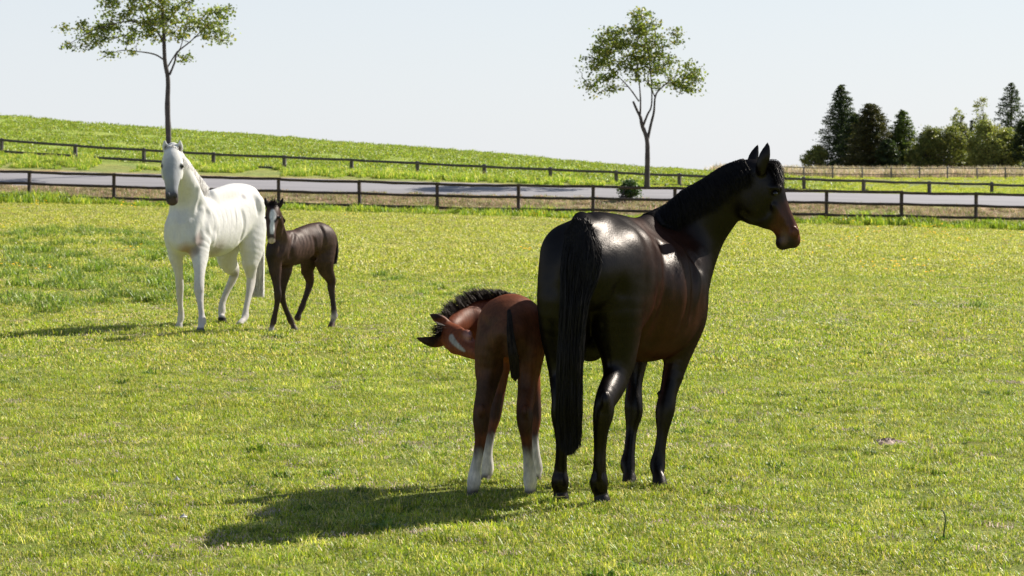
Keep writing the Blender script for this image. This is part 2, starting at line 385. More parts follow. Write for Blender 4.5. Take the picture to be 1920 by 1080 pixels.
# coarser clumps with longer blades and dead straw
src = [tuft_mesh('tussock', M['grass'], 60, .07, .05, .105, .005, 1.3, G1, 30 + i) for i in range(4)]
src += [tuft_mesh('straw', M['grass'], 26, .12, .03, .11, .0035, 1.8, [((.45, .40, .22), .6), ((.3, .28, .09), .4)], 40 + i) for i in range(3)]
x, y = area_pts(11.2, 30, 9); k = (fbm(x * .9 + 3, y * .9) + rng.uniform(-.12, .12, len(x))) > .47; x, y = x[k], y[k]
scatter('tussock_grass', src, pts3(x, y), rng.uniform(.45, .95, len(x)), 'slightly longer grass tussocks with straw scattered through the turf')
src = [tuft_mesh('turf', M['grass'], 110, .26, .016, .042 + .006 * i, .0075, 1.6, G1, 60 + i) for i in range(5)]
x, y = area_pts(25, 50, 17); nz = fbm(x * .7, y * .7)
s = .6 + 1.1 * np.clip(nz - .25, 0, 1) + rng.uniform(-.1, .3, len(x))
scatter('turf_grass', src, pts3(x, y), np.stack([np.full(len(x), 1.1), np.full(len(x), 1.1), s], 1), 'band of short turf across the middle of the paddock')
src = [tuft_mesh('turf', M['grass'], 90, .45, .03, .085, .015, 1.4, G2, 70 + i) for i in range(5)]
x, y = area_pts(48, 100, 5.5); nz = fbm(x * .35, y * .35)
s = .45 + 1.3 * np.clip(nz - .25, 0, 1) + rng.uniform(-.1, .25, len(x))
scatter('turf_grass', src, pts3(x, y), np.stack([np.full(len(x), 1.1), np.full(len(x), 1.1), s], 1), 'paler turf stretching back to the near fence')
# lusher weedy clumps
WEED = [((.075, .115, .035), .5), ((.12, .16, .045), .3), ((.22, .23, .12), .2)]
src = [tuft_mesh('weed', M['grass'], 110, .24, .03, .15 + .05 * i, .016, 1.7, WEED, 80 + i) for i in range(4)]
x, y = area_pts(34, 74, 3.2); u = 960 + F * x / y
dens = np.interp(u, [-100, 0, 300, 500, 1000, 1300, 1900], [1.15, 1.15, .9, .5, .42, .2, .2]) * sstep(34, 38, y) * sstep(78, 60, y)
k = fbm(x * .5 + 8, y * .22) * .9 + rng.uniform(-.1, .1, len(x)) > .76 - .38 * dens; x, y = x[k], y[k]
scatter('weed_clumps', src, pts3(x, y), rng.uniform(.35, .8, len(x)) * np.interp(960 + F * x / y, [0, 320, 420], [1.5, 1.35, 1.0]), 'darker green weedy grass clumps across the far half of the paddock', 'weeds')
# strip at the foot of the near fence
src = [tuft_mesh('verge', M['grass'], 110, .35, .12, .42 + .04 * i, .03, .6, [((.09, .14, .03), .5), ((.16, .21, .04), .3), ((.28, .27, .10), .2)], 90 + i) for i in range(4)]
x = rng.uniform(-24, 24, 900); y = 99.3 + rng.normal(0, .8, 900)
s = rng.uniform(.45, 1.0, 900) * (.6 + .8 * fbm(x * .3, y * 0)) * np.interp(x, [-18, -12, 10, 18], [1.3, .9, .9, 1.3])
scatter('verge_grass', src, pts3(x, y), s, 'long green grass at the foot of the near fence')
# dry bank
src = [tuft_mesh('bank', M['drygrass'], 70, .35, .06, .25, .02, .8, [((.36, .25, .18), .35), ((.28, .23, .10), .25), ((.15, .19, .05), .4)], 100 + i) for i in range(4)]
x = rng.uniform(-24, 24, 2600); y = rng.uniform(100.4, 104.8, 2600)
scatter('bank_grass', src, pts3(x, y), rng.uniform(.4, .95, 2600), 'dry reddish grass on the bank below the road')
x, y = area_pts(72, 98.5, 2.2); k = fbm(x * .12 + 40, y * .16) + rng.uniform(-.12, .12, len(x)) + .1 * sstep(84, 92, y) > .50; x, y = x[k], y[k]
scatter('dry_grass', src, pts3(x, y), rng.uniform(.2, .42, len(x)), 'pale dry patches in the paddock just short of the near fence')
# verge beyond road, hill
src = [tuft_mesh('verge', M['grass'], 110, .4, .12, .5 + .04 * i, .035, .6, [((.10, .16, .03), .5), ((.17, .21, .05), .25), ((.36, .33, .17), .25)], 110 + i) for i in range(4)]
x = rng.uniform(-29, 30, 2300); y = 116.5 + rng.normal(0, 1.3, 2300); k = (y > 112.6)
u = 960 + F * x / y; keep = fbm(x * .25 + 4, y * .1) + np.where((u < 640), .1, np.where(u < 1130, .06, -.04)) > .5; k &= keep; x, y = x[k], y[k]
scatter('verge_grass', src, pts3(x, y), rng.uniform(.3, .78, len(x)) * np.interp(960 + F * x / y, [1000, 1200], [1, .5]), 'tall mixed grass between the road and the weathered fence')
src = [tuft_mesh('hill', M['hillgrass'], 70, .7, .08, .3 + .03 * i, .05, .8, [((.15, .235, .025), .55), ((.11, .18, .025), .25), ((.22, .26, .04), .2)], 120 + i) for i in range(4)]
x, y = area_pts(119, 190, .9, 3, -120, 1500)
scatter('hill_grass', src, pts3(x, y), np.stack([np.full(len(x), 1.1), np.full(len(x), 1.1), rng.uniform(.3, .62, len(x))], 1), 'bright green grass covering the rising hill')
src = [tuft_mesh('dry', M['drygrass'], 90, .8, .3, .9 + .1 * i, .05, .5, [((.40, .32, .20), .6), ((.26, .25, .10), .4)], 130 + i) for i in range(4)]
x, y = area_pts(205, 262, .9, 3, 1380, 2150)
scatter('dry_grass', src, pts3(x, y), rng.uniform(.4, 1.05, len(x)), 'tall pale dry grass in front of the tree line')
src = [tuft_mesh('mix', M['grass'], 80, .5, .1, .4, .04, .7, [((.16, .2, .04), .5), ((.30, .28, .12), .5)], 140 + i) for i in range(3)]
x, y = area_pts(113, 205, 1.4, 3, 1250, 2150)
scatter('verge_grass', src, pts3(x, y), rng.uniform(.2, .42, len(x)), 'mixed rough grass on the flat field right of the hill')
# buttercups
def flower_mesh(seed):
    r = random.Random(seed); V = []; T = []; C = []
    for k in range(9):
        cx, cy, cz = r.uniform(-.35, .35), r.uniform(-.35, .35), r.uniform(.12, .24); n0 = len(V); rad = r.uniform(.018, .03)
        V.append((cx, cy, cz + .006)); C.append((.75, .42, .02))
        for a in range(6): V.append((cx + rad * math.cos(a * 1.047), cy + rad * math.sin(a * 1.047), cz + .012 * r.random())); C.append((.8, .38, .015))
        T += [(n0, n0 + 1 + a, n0 + 1 + (a + 1) % 6) for a in range(6)]
        n1 = len(V); V += [(cx - .002, cy, cz), (cx + .002, cy, cz), (cx, cy, 0)]; C += [(.1, .15, .03)] * 3; T.append((n1, n1 + 1, n1 + 2))
    me = mesh_np('flower', V, np.array(T), False, np.array(C)); me.materials.append(M['grass']); return me
x, y = area_pts(46, 97, .12); k = fbm(x * .28 + 2, y * .12) > .52; x, y = x[k], y[k]
scatter('wildflowers', [flower_mesh(i) for i in range(4)], pts3(x, y), rng.uniform(.6, 1.3, len(x)), 'orange yellow wildflowers dotted through the far grass', 'flowers')
# sparse dark broad-leaved weeds and straw mats in the near turf
src = [tuft_mesh('weed', M['grass'], 34, .06, .015, .05 + .01 * i, .013, 1.6, [((.045, .075, .02), .6), ((.08, .12, .03), .4)], 150 + i) for i in range(4)]
x, y = area_pts(11.2, 40, 4.5); k = fbm(x * .8 + 31, y * .5) > .48; x, y = x[k], y[k]
scatter('weed_rosettes', src, pts3(x, y), .3 + 1.0 * rng.random(len(x)) ** 2.5, 'small dark green weed rosettes dotted through the near turf', 'weeds')
src = [tuft_mesh('straw', M['drygrass'], 60, .16, .012, .035, .005, 2.4, [((.46, .37, .29), .6), ((.32, .24, .18), .4)], 160 + i) for i in range(4)]
x, y = area_pts(11.2, 46, 9); k = fbm(x * 1.1 + 77, y * .9) + rng.uniform(-.1, .1, len(x)) > .52; x, y = x[k], y[k]
scatter('dry_thatch', src, pts3(x, y), rng.uniform(.6, 1.3, len(x)), 'pale dry thatch lying in patches among the green blades')
src = [tuft_mesh('tussock', M['grass'], 70, .08, .04, .085, .005, 1.2, G1, 170 + i) for i in range(3)]
hp = np.array([P(*q) * [1, 1, 0] for q in ((1130, 950, 14.68), (1053, 950, 14.78), (1238, 912, 15.6), (1180, 910, 15.72), (884, 938, 14.98), (994, 936, 15.0), (909, 910, 15.7), (1006, 908, 15.74))])
q = np.repeat(hp, 9, 0) + np.stack([rng.normal(0, .06, 72), -.03 - .09 * rng.random(72), np.zeros(72)], 1)
scatter('tussock_grass', src, pts3(q[:, 0], q[:, 1]), rng.uniform(.35, .75, 72), 'grass blades standing up round the hooves of the dark mare and her foal')
hp = np.array([P(*q) * [1, 1, 0] for q in ((376, 626, 30.86), (335, 619, 31.73), (450, 611, 32.45), (417, 606, 33.08), (508, 624, 31.02), (553, 619, 31.4), (620, 616, 31.84))])
q = np.repeat(hp, 10, 0) + np.stack([rng.normal(0, .09, 70), -.04 - .12 * rng.random(70), np.zeros(70)], 1)
scatter('tussock_grass', src, pts3(q[:, 0], q[:, 1]), rng.uniform(.5, .95, 70), 'grass blades standing up round the hooves of the white mare and dark foal')
# ------------------------------------------------------------------ animals: smooth-blended solid, contoured to one skin
class Solid:
    def __init__(s, lo, hi, h):
        s.h = h; s.lo = np.array(lo, float); s.n = np.ceil((np.array(hi) - s.lo) / h).astype(int) + 1
        s.F = np.full(s.n, .5, np.float32)
    def region(s, lo, hi):
        a = np.clip(np.floor((np.minimum(lo, hi) - s.lo) / s.h).astype(int), 0, s.n - 1)
        b = np.clip(np.ceil((np.maximum(lo, hi) - s.lo) / s.h).astype(int) + 1, 1, s.n)
        ax = [(s.lo[i] + s.h * np.arange(a[i], b[i])).astype(np.float32) for i in range(3)]
        return tuple(slice(a[i], b[i]) for i in range(3)), ax[0][:, None, None], ax[1][None, :, None], ax[2][None, None, :]
    def blend(s, sl, D, k, carve=False):
        A = s.F[sl]
        if carve:
            B = -D; hh = np.maximum(k - np.abs(A - B), 0) / k; s.F[sl] = np.maximum(A, B) + hh * hh * k * .25
        else:
            hh = np.maximum(k - np.abs(A - D), 0) / k; s.F[sl] = np.minimum(A, D) - hh * hh * k * .25
    def chain(s, nodes, ref, k=.03, sub=4, carve=False):
        """nodes: (px,py,d,(r1,r2)) radii in photo px; r1 across ref, r2 along ref"""
        pts = np.array([np.concatenate([P(*n[:3]), np.array(n[3]) * n[2] / F]) for n in nodes])
        n = len(pts); out = []
        for i in range(n - 1):
            p0 = pts[max(i - 1, 0)]; p1 = pts[i]; p2 = pts[i + 1]; p3 = pts[min(i + 2, n - 1)]
            for j in range(sub):
                t = j / sub
                out.append(.5 * ((2 * p1) + (-p0 + p2) * t + (2 * p0 - 5 * p1 + 4 * p2 - p3) * t * t + (-p0 + 3 * p1 - 3 * p2 + p3) * t ** 3))
        out.append(pts[-1]); out = np.array(out); out[:, 3:] = np.maximum(out[:, 3:], .002)
        ref = np.array(ref, float); ref /= np.linalg.norm(ref)
        mr = out[:, 3:].max(); mg = k + 3 * s.h
        lo = out[:, :3].min(0) - mr - mg - 2 * s.h; hi = out[:, :3].max(0) + mr + mg + 2 * s.h
        sl, X, Y, Z = s.region(lo, hi)
        base = np.array([sl[i].start for i in range(3)])
        D = np.full([sl[i].stop - sl[i].start for i in range(3)], .5, np.float32)
        for a, b in zip(out[:-1], out[1:]):
            r = max(a[3:].max(), b[3:].max()) + mg
            sl2, X, Y, Z = s.region(np.minimum(a[:3], b[:3]) - r, np.maximum(a[:3], b[:3]) + r)
            sub_ = tuple(slice(max(sl2[i].start - base[i], 0), sl2[i].stop - base[i]) for i in range(3))
            ax = b[:3] - a[:3]; L = np.linalg.norm(ax)
            if L < 1e-6: continue
            ax /= L; s1 = np.cross(ax, ref); s1 /= np.linalg.norm(s1) + 1e-9; s2 = np.cross(s1, ax)
            dx, dy, dz = X - a[0], Y - a[1], Z - a[2]
            w = dx * ax[0] + dy * ax[1] + dz * ax[2]; t = np.clip(w / L, 0, 1); wa = w - t * L
            u = dx * s1[0] + dy * s1[1] + dz * s1[2]; v = dx * s2[0] + dy * s2[1] + dz * s2[2]
            r1 = a[3] + (b[3] - a[3]) * t; r2 = a[4] + (b[4] - a[4]) * t; r3 = (r1 + r2) * .5
            q0 = np.sqrt((u / r1) ** 2 + (v / r2) ** 2 + (wa / r3) ** 2) + 1e-6
            q1 = np.sqrt((u / r1 ** 2) ** 2 + (v / r2 ** 2) ** 2 + (wa / r3 ** 2) ** 2) + 1e-6
            D[sub_] = np.minimum(D[sub_], q0 * (q0 - 1) / q1)
        s.blend(sl, D, k, carve)
    def ell(s, px, py, d, r, k=.03, axes=None, carve=False):
        """r: radii px along axes (default x,y,z)"""
        c = P(px, py, d); r = np.array(r) * d / F; A = np.eye(3) if axes is None else np.array(axes, float)
        A = A / np.linalg.norm(A, axis=1)[:, None]
        R = r.max() + k + 3 * s.h; sl, X, Y, Z = s.region(c - R, c + R)
        dx, dy, dz = X - c[0], Y - c[1], Z - c[2]
        q = [dx * A[i, 0] + dy * A[i, 1] + dz * A[i, 2] for i in range(3)]
        q0 = np.sqrt(sum((q[i] / r[i]) ** 2 for i in range(3))) + 1e-6; q1 = np.sqrt(sum((q[i] / r[i] ** 2) ** 2 for i in range(3))) + 1e-6
        s.blend(sl, q0 * (q0 - 1) / q1, k, carve)
    def blur(s, n=1):
        for _ in range(n):
            for ax in range(3):
                A = s.F; B = A.copy(); c = [slice(None)] * 3; l = c.copy(); r_ = c.copy(); c[ax] = slice(1, -1); l[ax] = slice(0, -2); r_[ax] = slice(2, None)
                B[tuple(c)] = .5 * A[tuple(c)] + .25 * (A[tuple(l)] + A[tuple(r_)]); s.F = B
    def depth(s, px, py):
        ds = np.arange(s.lo[1] + .01, s.lo[1] + s.h * (s.n[1] - 2), s.h * .5); v = s.sample(np.array([P(px, py, d) for d in ds])); k = np.argmax(v < 0)
        return ds[k] if v[k] < 0 else None
    def ridge(s, pts, r, out, k=.03, carve=False):
        '''a soft ridge (or groove) along the skin: out = how far its axis stands outside the surface, in radii'''
        nodes = []
        for px, py in pts:
            d = s.depth(px, py)
            if d is None: continue
            p = P(px, py, d)[None]; g = s.grad(p)[0]; q = p[0] + g * out * r * d / F; dq = q[1]
            nodes.append((960 + q[0] * F / dq, YH + (H - q[2]) * F / dq, dq, (r, r)))
        if len(nodes) > 1: s.chain(nodes, (.3, .9, .3), k, 5, carve)
    def clip_ground(s, z=0.0):
        Z = (s.lo[2] + s.h * np.arange(s.n[2]))[None, None, :]; s.F = np.maximum(s.F, (z - Z).astype(np.float32))
    def sample(s, p):
        q = (np.asarray(p) - s.lo) / s.h; q = np.clip(q, 0, s.n - 1.001); i = q.astype(int); f = q - i; v = 0
        for a in (0, 1):
            for b in (0, 1):
                for c in (0, 1):
                    w = (f[:, 0] if a else 1 - f[:, 0]) * (f[:, 1] if b else 1 - f[:, 1]) * (f[:, 2] if c else 1 - f[:, 2])
                    v = v + w * s.F[i[:, 0] + a, i[:, 1] + b, i[:, 2] + c]
        return v
    def grad(s, p):
        e = s.h; g = np.stack([s.sample(p + np.eye(3)[i] * e) - s.sample(p - np.eye(3)[i] * e) for i in range(3)], 1)
        return g / (np.linalg.norm(g, axis=1)[:, None] + 1e-9)
    def push(s, p, off):
        p = np.array(p, float)
        for _ in range(3):
            d = s.sample(p); k = d < off; p[k] += s.grad(p)[k] * (off - d)[k][:, None]
        return p
    def contour(s, smooth=3):
        Fv = s.F; ins = Fv < 0; nx, ny, nz = s.n
        cells = np.zeros((nx - 1, ny - 1, nz - 1), np.int8)
        for a in (0, 1):
            for b in (0, 1):
                for c in (0, 1): cells += ins[a:nx - 1 + a, b:ny - 1 + b, c:nz - 1 + c]
        act = (cells > 0) & (cells < 8); idx = np.full(act.shape, -1, np.int64); I = np.argwhere(act); idx[act] = np.arange(len(I))
        acc = np.zeros((len(I), 3)); cnt = np.zeros(len(I))
        cor = [(a, b, c) for a in (0, 1) for b in (0, 1) for c in (0, 1)]
        val = {c: Fv[I[:, 0] + c[0], I[:, 1] + c[1], I[:, 2] + c[2]] for c in cor}
        for c in cor:
            for ax in range(3):
                if c[ax]: continue
                c2 = list(c); c2[ax] = 1; c2 = tuple(c2); v0, v1 = val[c], val[c2]; k = (v0 < 0) != (v1 < 0)
                t = v0[k] / (v0[k] - v1[k]); pt = np.tile(np.array(c, float), (k.sum(), 1)); pt[:, ax] += t; acc[k] += pt; cnt[k] += 1
        V = s.lo + (I + acc / cnt[:, None]) * s.h
        Qs = []
        for ax in range(3):
            sh = [slice(None)] * 3; sh2 = [slice(None)] * 3; sh[ax] = slice(0, -1); sh2[ax] = slice(1, None)
            i0 = ins[tuple(sh)]; i1 = ins[tuple(sh2)]; E = np.argwhere(i0 != i1); flip = i0[tuple(E.T)]
            b1, b2 = [(1, 2), (2, 0), (0, 1)][ax]
            ok = (E[:, b1] > 0) & (E[:, b2] > 0) & (E[:, b1] < s.n[b1] - 1) & (E[:, b2] < s.n[b2] - 1); E = E[ok]; flip = flip[ok]
            def g(o1, o2):
                q = E.copy(); q[:, b1] -= o1; q[:, b2] -= o2; return idx[tuple(q.T)]
            q = np.stack([g(1, 1), g(0, 1), g(0, 0), g(1, 0)], 1); q[~flip] = q[~flip][:, ::-1]; Qs.append(q)
        Q = np.concatenate(Qs)
        # keep only the largest connected skin; relax
        e = np.concatenate([Q[:, [0, 1]], Q[:, [1, 2]], Q[:, [2, 3]], Q[:, [3, 0]]]); n = len(V)
        lab = np.arange(n)
        for _ in range(400):
            m = np.minimum(lab[e[:, 0]], lab[e[:, 1]]); l2 = lab.copy(); np.minimum.at(l2, e[:, 0], m); np.minimum.at(l2, e[:, 1], m); l2 = l2[l2]
            if (l2 == lab).all(): break
            lab = l2
        big = np.bincount(lab).argmax(); keep = lab == big; Q = Q[keep[Q[:, 0]]]; mp = np.cumsum(keep) - 1; V = V[keep]; Q = mp[Q]
        e = np.concatenate([Q[:, [0, 1]], Q[:, [1, 2]], Q[:, [2, 3]], Q[:, [3, 0]]]); n = len(V)
        deg = np.bincount(e[:, 0], minlength=n) + np.bincount(e[:, 1], minlength=n)
        for it in range(smooth * 2):
            A = np.stack([np.bincount(e[:, 0], V[e[:, 1], i], n) + np.bincount(e[:, 1], V[e[:, 0], i], n) for i in range(3)], 1) / deg[:, None]
            V = V + (A - V) * (.5 if it % 2 == 0 else -.52)
        return V, Q

def paint(V, base, blobs):
    """own coat markings of the animal, plus some painted light and shade: soft-edged blobs round body points; (centre, radii, colour, softness)"""
    C = np.tile(np.array(base, float), (len(V), 1))
    for b in blobs:
        if isinstance(b[0], str):   # everything below a height: socks and hooves; optional centre/radius limits it to one leg
            _, z, soft, colr, *lim = b; w = sstep(z + soft, z - soft, V[:, 2] + (fbm(V[:, 0] * 40, V[:, 1] * 40 + V[:, 2] * 20) - .5) * soft)
            if lim: w = w * (np.hypot(V[:, 0] - lim[0][0], V[:, 1] - lim[0][1]) < lim[1])
        else:
            c, r, colr, soft = b; q = np.linalg.norm((V - c) / np.array(r), axis=1) + (fbm(V[:, 0] * 30, V[:, 2] * 30) - .5) * .25; w = sstep(1 + soft, 1 - soft, q)
        C = lerp(C, np.array(colr, float), w)
    return C

def strands(paths, width, name, mat, parent, seed=0, tipw=.15, cols=None):
    """every strand a thin three-sided tapering tube"""
    r = np.random.default_rng(seed); paths = np.asarray(paths); n, m, _ = paths.shape
    T = np.gradient(paths, axis=1); T /= np.linalg.norm(T, axis=2)[..., None] + 1e-9
    A = np.cross(T, r.normal(size=(n, 1, 3))); A /= np.linalg.norm(A, axis=2)[..., None] + 1e-9; B = np.cross(T, A)
    w = (width * r.uniform(.6, 1.4, (n, 1)) * np.linspace(1, tipw, m)[None] ** .7)[..., None]
    ring = [paths + w * (math.cos(a) * A + math.sin(a) * B) for a in (0, 2.094, 4.189)]
    V = np.stack(ring, 2).reshape(-1, 3); i = (np.arange(n)[:, None] * m + np.arange(m - 1)[None]).ravel() * 3
    Q = np.concatenate([np.stack([i + a, i + (a + 1) % 3, i + 3 + (a + 1) % 3, i + 3 + a], 1) for a in range(3)])
    C = np.repeat(r.random(n), m * 3)[:, None] * np.ones(3)
    return link(name, mesh_np(name, V, Q, True, C), mat, parent)
def spline_paths(ctrl, m=9):
    """ctrl (n,k,3) control points -> (n,m,3) Catmull-Rom"""
    ctrl = np.asarray(ctrl, float); n, k, _ = ctrl.shape; out = []
    for t in np.linspace(0, k - 1 - 1e-6, m):
        i = int(t); f = t - i; p = [ctrl[:, min(max(i + q, 0), k - 1)] for q in (-1, 0, 1, 2)]
        out.append(.5 * (2 * p[1] + (-p[0] + p[2]) * f + (2 * p[0] - 5 * p[1] + 4 * p[2] - p[3]) * f * f + (-p[0] + 3 * p[1] - 3 * p[2] + p[3]) * f ** 3))
    return np.stack(out, 1)
def ball(name, c, r, mat, parent):
    V = []; Fq = []; ns, nr_ = 12, 8
    for i in range(1, nr_):
        a = math.pi * i / nr_
        for j in range(ns): b = 2 * math.pi * j / ns; V.append((r * math.sin(a) * math.cos(b), r * math.sin(a) * math.sin(b), r * math.cos(a)))
    for i in range(nr_ - 2):
        for j in range(ns): Fq.append((i * ns + j, (i + 1) * ns + j, (i + 1) * ns + (j + 1) % ns, i * ns + (j + 1) % ns))
    T = []; V += [(0, 0, r), (0, 0, -r)]; t0, t1 = len(V) - 2, len(V) - 1
    for j in range(ns): T += [(t0, j, (j + 1) % ns), (t1, (nr_ - 2) * ns + (j + 1) % ns, (nr_ - 2) * ns + j)]
    return link(name, mesh_np(name, V, [np.array(Fq), np.array(T)], True), mat, parent, Vector(c))
def finish(S, root, mat, base, blobs, smooth=3):
    S.clip_ground(-.01); V, Q = S.contour(smooth)
    Cc = paint(V, base, blobs); L = np.array(root.location)
    me = mesh_np('body', V - L, Q, True, Cc); return link('body', me, mat, root)
def relocate(o, root):
    """strand objects are made in world space: shift them under the root"""
    L = np.array(root.location); me = o.data; n = len(me.vertices); a = np.empty(n * 3, np.float32); me.vertices.foreach_get('co', a)
    a = a.reshape(-1, 3) - L; me.vertices.foreach_set('co', a.ravel().astype(np.float32)); me.update(); return o
def leg(S, nodes, ref, ktop=.05, nk=3, low=.010):
    if nodes[0][2] > 25: nodes = [n if i <= nk else (n[0], n[1], n[2], (n[3][0] * .9, n[3][1] * .92)) for i, n in enumerate(nodes)]
    """upper part blends softly into the trunk, the shank keeps crisp joints"""
    S.chain(nodes[:nk + 1], ref, ktop); S.chain(nodes[nk:], ref, low)

# ---------------- dark bay mare
def dark_mare():
    hd = np.array([.33, .94, 0])
    root = empty('horse', P(1130, 935, 15.05) * [1, 1, 0], 'large glossy near-black mare seen from behind, head raised and turned right', 'horse')
    S = Solid((.02, 14.2, -.04), (1.85, 16.75, 2.05), .0088)
    S.chain([(1102, 510, 14.66, (56, 72)), (1112, 503, 14.86, (92, 93)), (1148, 513, 15.15, (92, 98)), (1188, 550, 15.45, (104, 122)),
             (1222, 553, 15.72, (100, 122)), (1245, 535, 15.98, (80, 108)), (1260, 522, 16.15, (54, 80))], (0, 0, 1), .05, 6)
    S.chain([(1092, 430, 14.62, (22, 20)), (1112, 420, 14.85, (30, 20)), (1150, 424, 15.15, (30, 22)), (1190, 434, 15.5, (28, 26)), (1222, 430, 15.85, (20, 32)), (1240, 430, 16.05, (20, 30))], (0, 0, 1), .08)
    S.blur(5)
    # hip points, flank, shoulder, triceps
    S.ell(1180, 470, 15.1, (38, 40, 45), .07); S.ell(1050, 475, 15.0, (34, 40, 45), .07)
    S.ell(1188, 535, 15.02, (42, 56, 85), .03); S.ell(1045, 560, 14.9, (38, 50, 75), .05)
    S.ell(1282, 530, 15.85, (42, 55, 75), .05); S.ell(1285, 590, 15.85, (38, 45, 48), .05)
    S.ell(1268, 500, 16.1, (50, 60, 60), .06)
    S.blur(3)
    S.ridge([(1243, 462), (1250, 500), (1250, 545), (1240, 595), (1222, 640)], 15, .72, .04, True)      # flank fold behind the last rib
    S.ridge([(1262, 470), (1275, 520), (1276, 570), (1262, 620)], 14, -.70, .06)
    S.ridge([(1296, 480), (1303, 530), (1298, 590)], 13, .80, .05, True)
    S.ridge([(1160, 540), (1172, 590), (1172, 640)], 12, .82, .05, True)
    S.ridge([(1272, 452), (1292, 470), (1312, 500)], 12, .75, .05, True)
    # neck and head
    S.chain([(1258, 485, 15.95, (84, 56)), (1298, 428, 15.98, (66, 40)), (1340, 386, 15.95, (53, 31)), (1378, 350, 15.9, (44, 26)), (1404, 330, 15.88, (33, 23))], (0, 1, 0), .06, 5)
    S.blur(3)
    S.chain([(1411, 328, 15.88, (30, 26)), (1430, 350, 15.88, (38, 29)), (1447, 382, 15.88, (30, 23)), (1463, 412, 15.88, (25, 18)), (1476, 434, 15.88, (22, 16)), (1482, 447, 15.88, (18.5, 16))], (0, 1, 0), .02, 5)
    S.ell(1414, 384, 15.88, (33, 23, 38), .06)      # round cheek
    S.ell(1440, 405, 15.88, (26, 19, 24), .03)
    S.ridge([(1398, 402), (1418, 409), (1436, 400), (1444, 384)], 8, .72, .02, True)
    S.ridge([(1452, 388), (1464, 408), (1474, 424)], 5, -.6, .02)
    S.ell(1468, 455, 15.88, (14, 14, 14), .02)       # chin
    S.ell(1488, 452, 15.88, (12, 15, 13), .015)      # upper lip
    for dd in (-.075, .075):
        S.ell(1455, 352, 15.88 + dd, (12, 9, 7), .02)     # brow ridge
        S.ell(1452, 365, 15.88 + dd * 1.35, (7, 5, 5), .012, carve=True)
        S.chain([(1450, 384, 15.88 + dd * .9, (3, 3)), (1464, 408, 15.88 + dd * .62, (3, 3))], (0, 1, 0), .03)   # facial crest
        S.ell(1491, 436, 15.88 + dd * .62, (8, 5, 10), .015); S.ell(1493, 437, 15.88 + dd * .95, (4, 6, 6), .01, carve=True)  # nostril
    S.chain([(1428, 322, 15.80, (9, 9)), (1429, 308, 15.79, (11, 9)), (1434, 292, 15.78, (10.5, 7)), (1438, 277, 15.78, (6, 4)), (1439.5, 267, 15.78, (1.5, 1.5))], (0, 1, 0), .012, 5)
    S.chain([(1408, 312, 15.97, (9, 8)), (1411, 300, 15.98, (9.5, 8)), (1415, 288, 15.99, (8, 6)), (1419, 277, 16.0, (4, 3)), (1421, 271, 16.0, (1.5, 1.5))], (0, 1, 0), .012, 5)
    # hind legs
    leg(S, [(1152, 480, 14.9, (56, 66)), (1155, 560, 14.86, (54, 72)), (1158, 622, 14.88, (42, 62)), (1160, 668, 14.88, (30, 50)), (1153, 712, 14.8, (22, 33)), (1136, 748, 14.62, (18.5, 27)),
            (1131, 777, 14.58, (19, 24)), (1127, 808, 14.6, (14, 18)), (1125, 845, 14.63, (11.5, 14)), (1124, 882, 14.66, (12.5, 15)), (1123, 906, 14.66, (17, 18)), (1126, 926, 14.7, (13, 13.5)),
            (1129, 938, 14.68, (15, 17)), (1131, 956, 14.68, (18.5, 22))], hd)
    S.ell(1134, 752, 14.53, (9, 12, 20), .02)   # point of hock
    S.ell(1124, 862, 14.6, (7, 6, 40), .015)     # tendon
    leg(S, [(1068, 480, 14.85, (54, 66)), (1061, 560, 14.8, (51, 72)), (1060, 622, 14.84, (44, 62)), (1060, 668, 14.85, (34, 50)), (1057, 712, 14.8, (26, 34)), (1055, 750, 14.7, (20, 27)),
            (1053, 777, 14.68, (19.5, 24)), (1054, 810, 14.71, (14, 18)), (1053, 845, 14.74, (10.5, 14)), (1051, 882, 14.77, (12, 15)), (1050, 904, 14.77, (16.5, 18)), (1051, 922, 14.8, (13, 13)),
            (1052, 934, 14.78, (15, 16)), (1053, 951, 14.78, (17.5, 21))], hd)
    S.ell(1055, 756, 14.63, (9, 12, 20), .02)
    # forelegs
    leg(S, [(1270, 560, 15.85, (46, 58)), (1279, 622, 15.85, (32, 44)), (1270, 668, 15.82, (24, 32)), (1261, 706, 15.78, (19, 22)), (1253, 738, 15.74, (16.5, 19)), (1248, 764, 15.72, (18, 20)), (1245, 784, 15.71, (16, 17)),
            (1242, 812, 15.7, (10.5, 13)), (1237, 846, 15.69, (11, 13)), (1233, 872, 15.68, (14.5, 16)), (1234, 889, 15.64, (11, 12)), (1236, 899, 15.62, (13, 14)), (1238, 915, 15.6, (15.5, 19))], hd)
    leg(S, [(1205, 600, 15.95, (40, 50)), (1198, 650, 15.97, (24, 36)), (1192, 690, 15.94, (17, 25)), (1189, 725, 15.9, (14.5, 18)), (1188, 757, 15.86, (17, 19)), (1188, 777, 15.85, (16.5, 17)),
            (1184, 808, 15.84, (10.5, 13)), (1180, 846, 15.8, (10.5, 13)), (1177, 870, 15.78, (14, 16)), (1179, 887, 15.75, (11, 12)), (1180, 897, 15.74, (13, 14)), (1180, 911, 15.72, (14.5, 18))], hd, nk=2)
    S.ell(1236, 738, 15.72, (5, 5, 5), .01)      # chestnut
    S.ell(1106, 640, 15.1, (34, 50, 38), .06)    # udder
    S.chain([(1090, 412, 14.72, (16, 15)), (1086, 432, 14.6, (15, 14)), (1080, 475, 14.54, (12, 11)), (1074, 540, 14.55, (8, 8))], (0, 1, 0), .03)
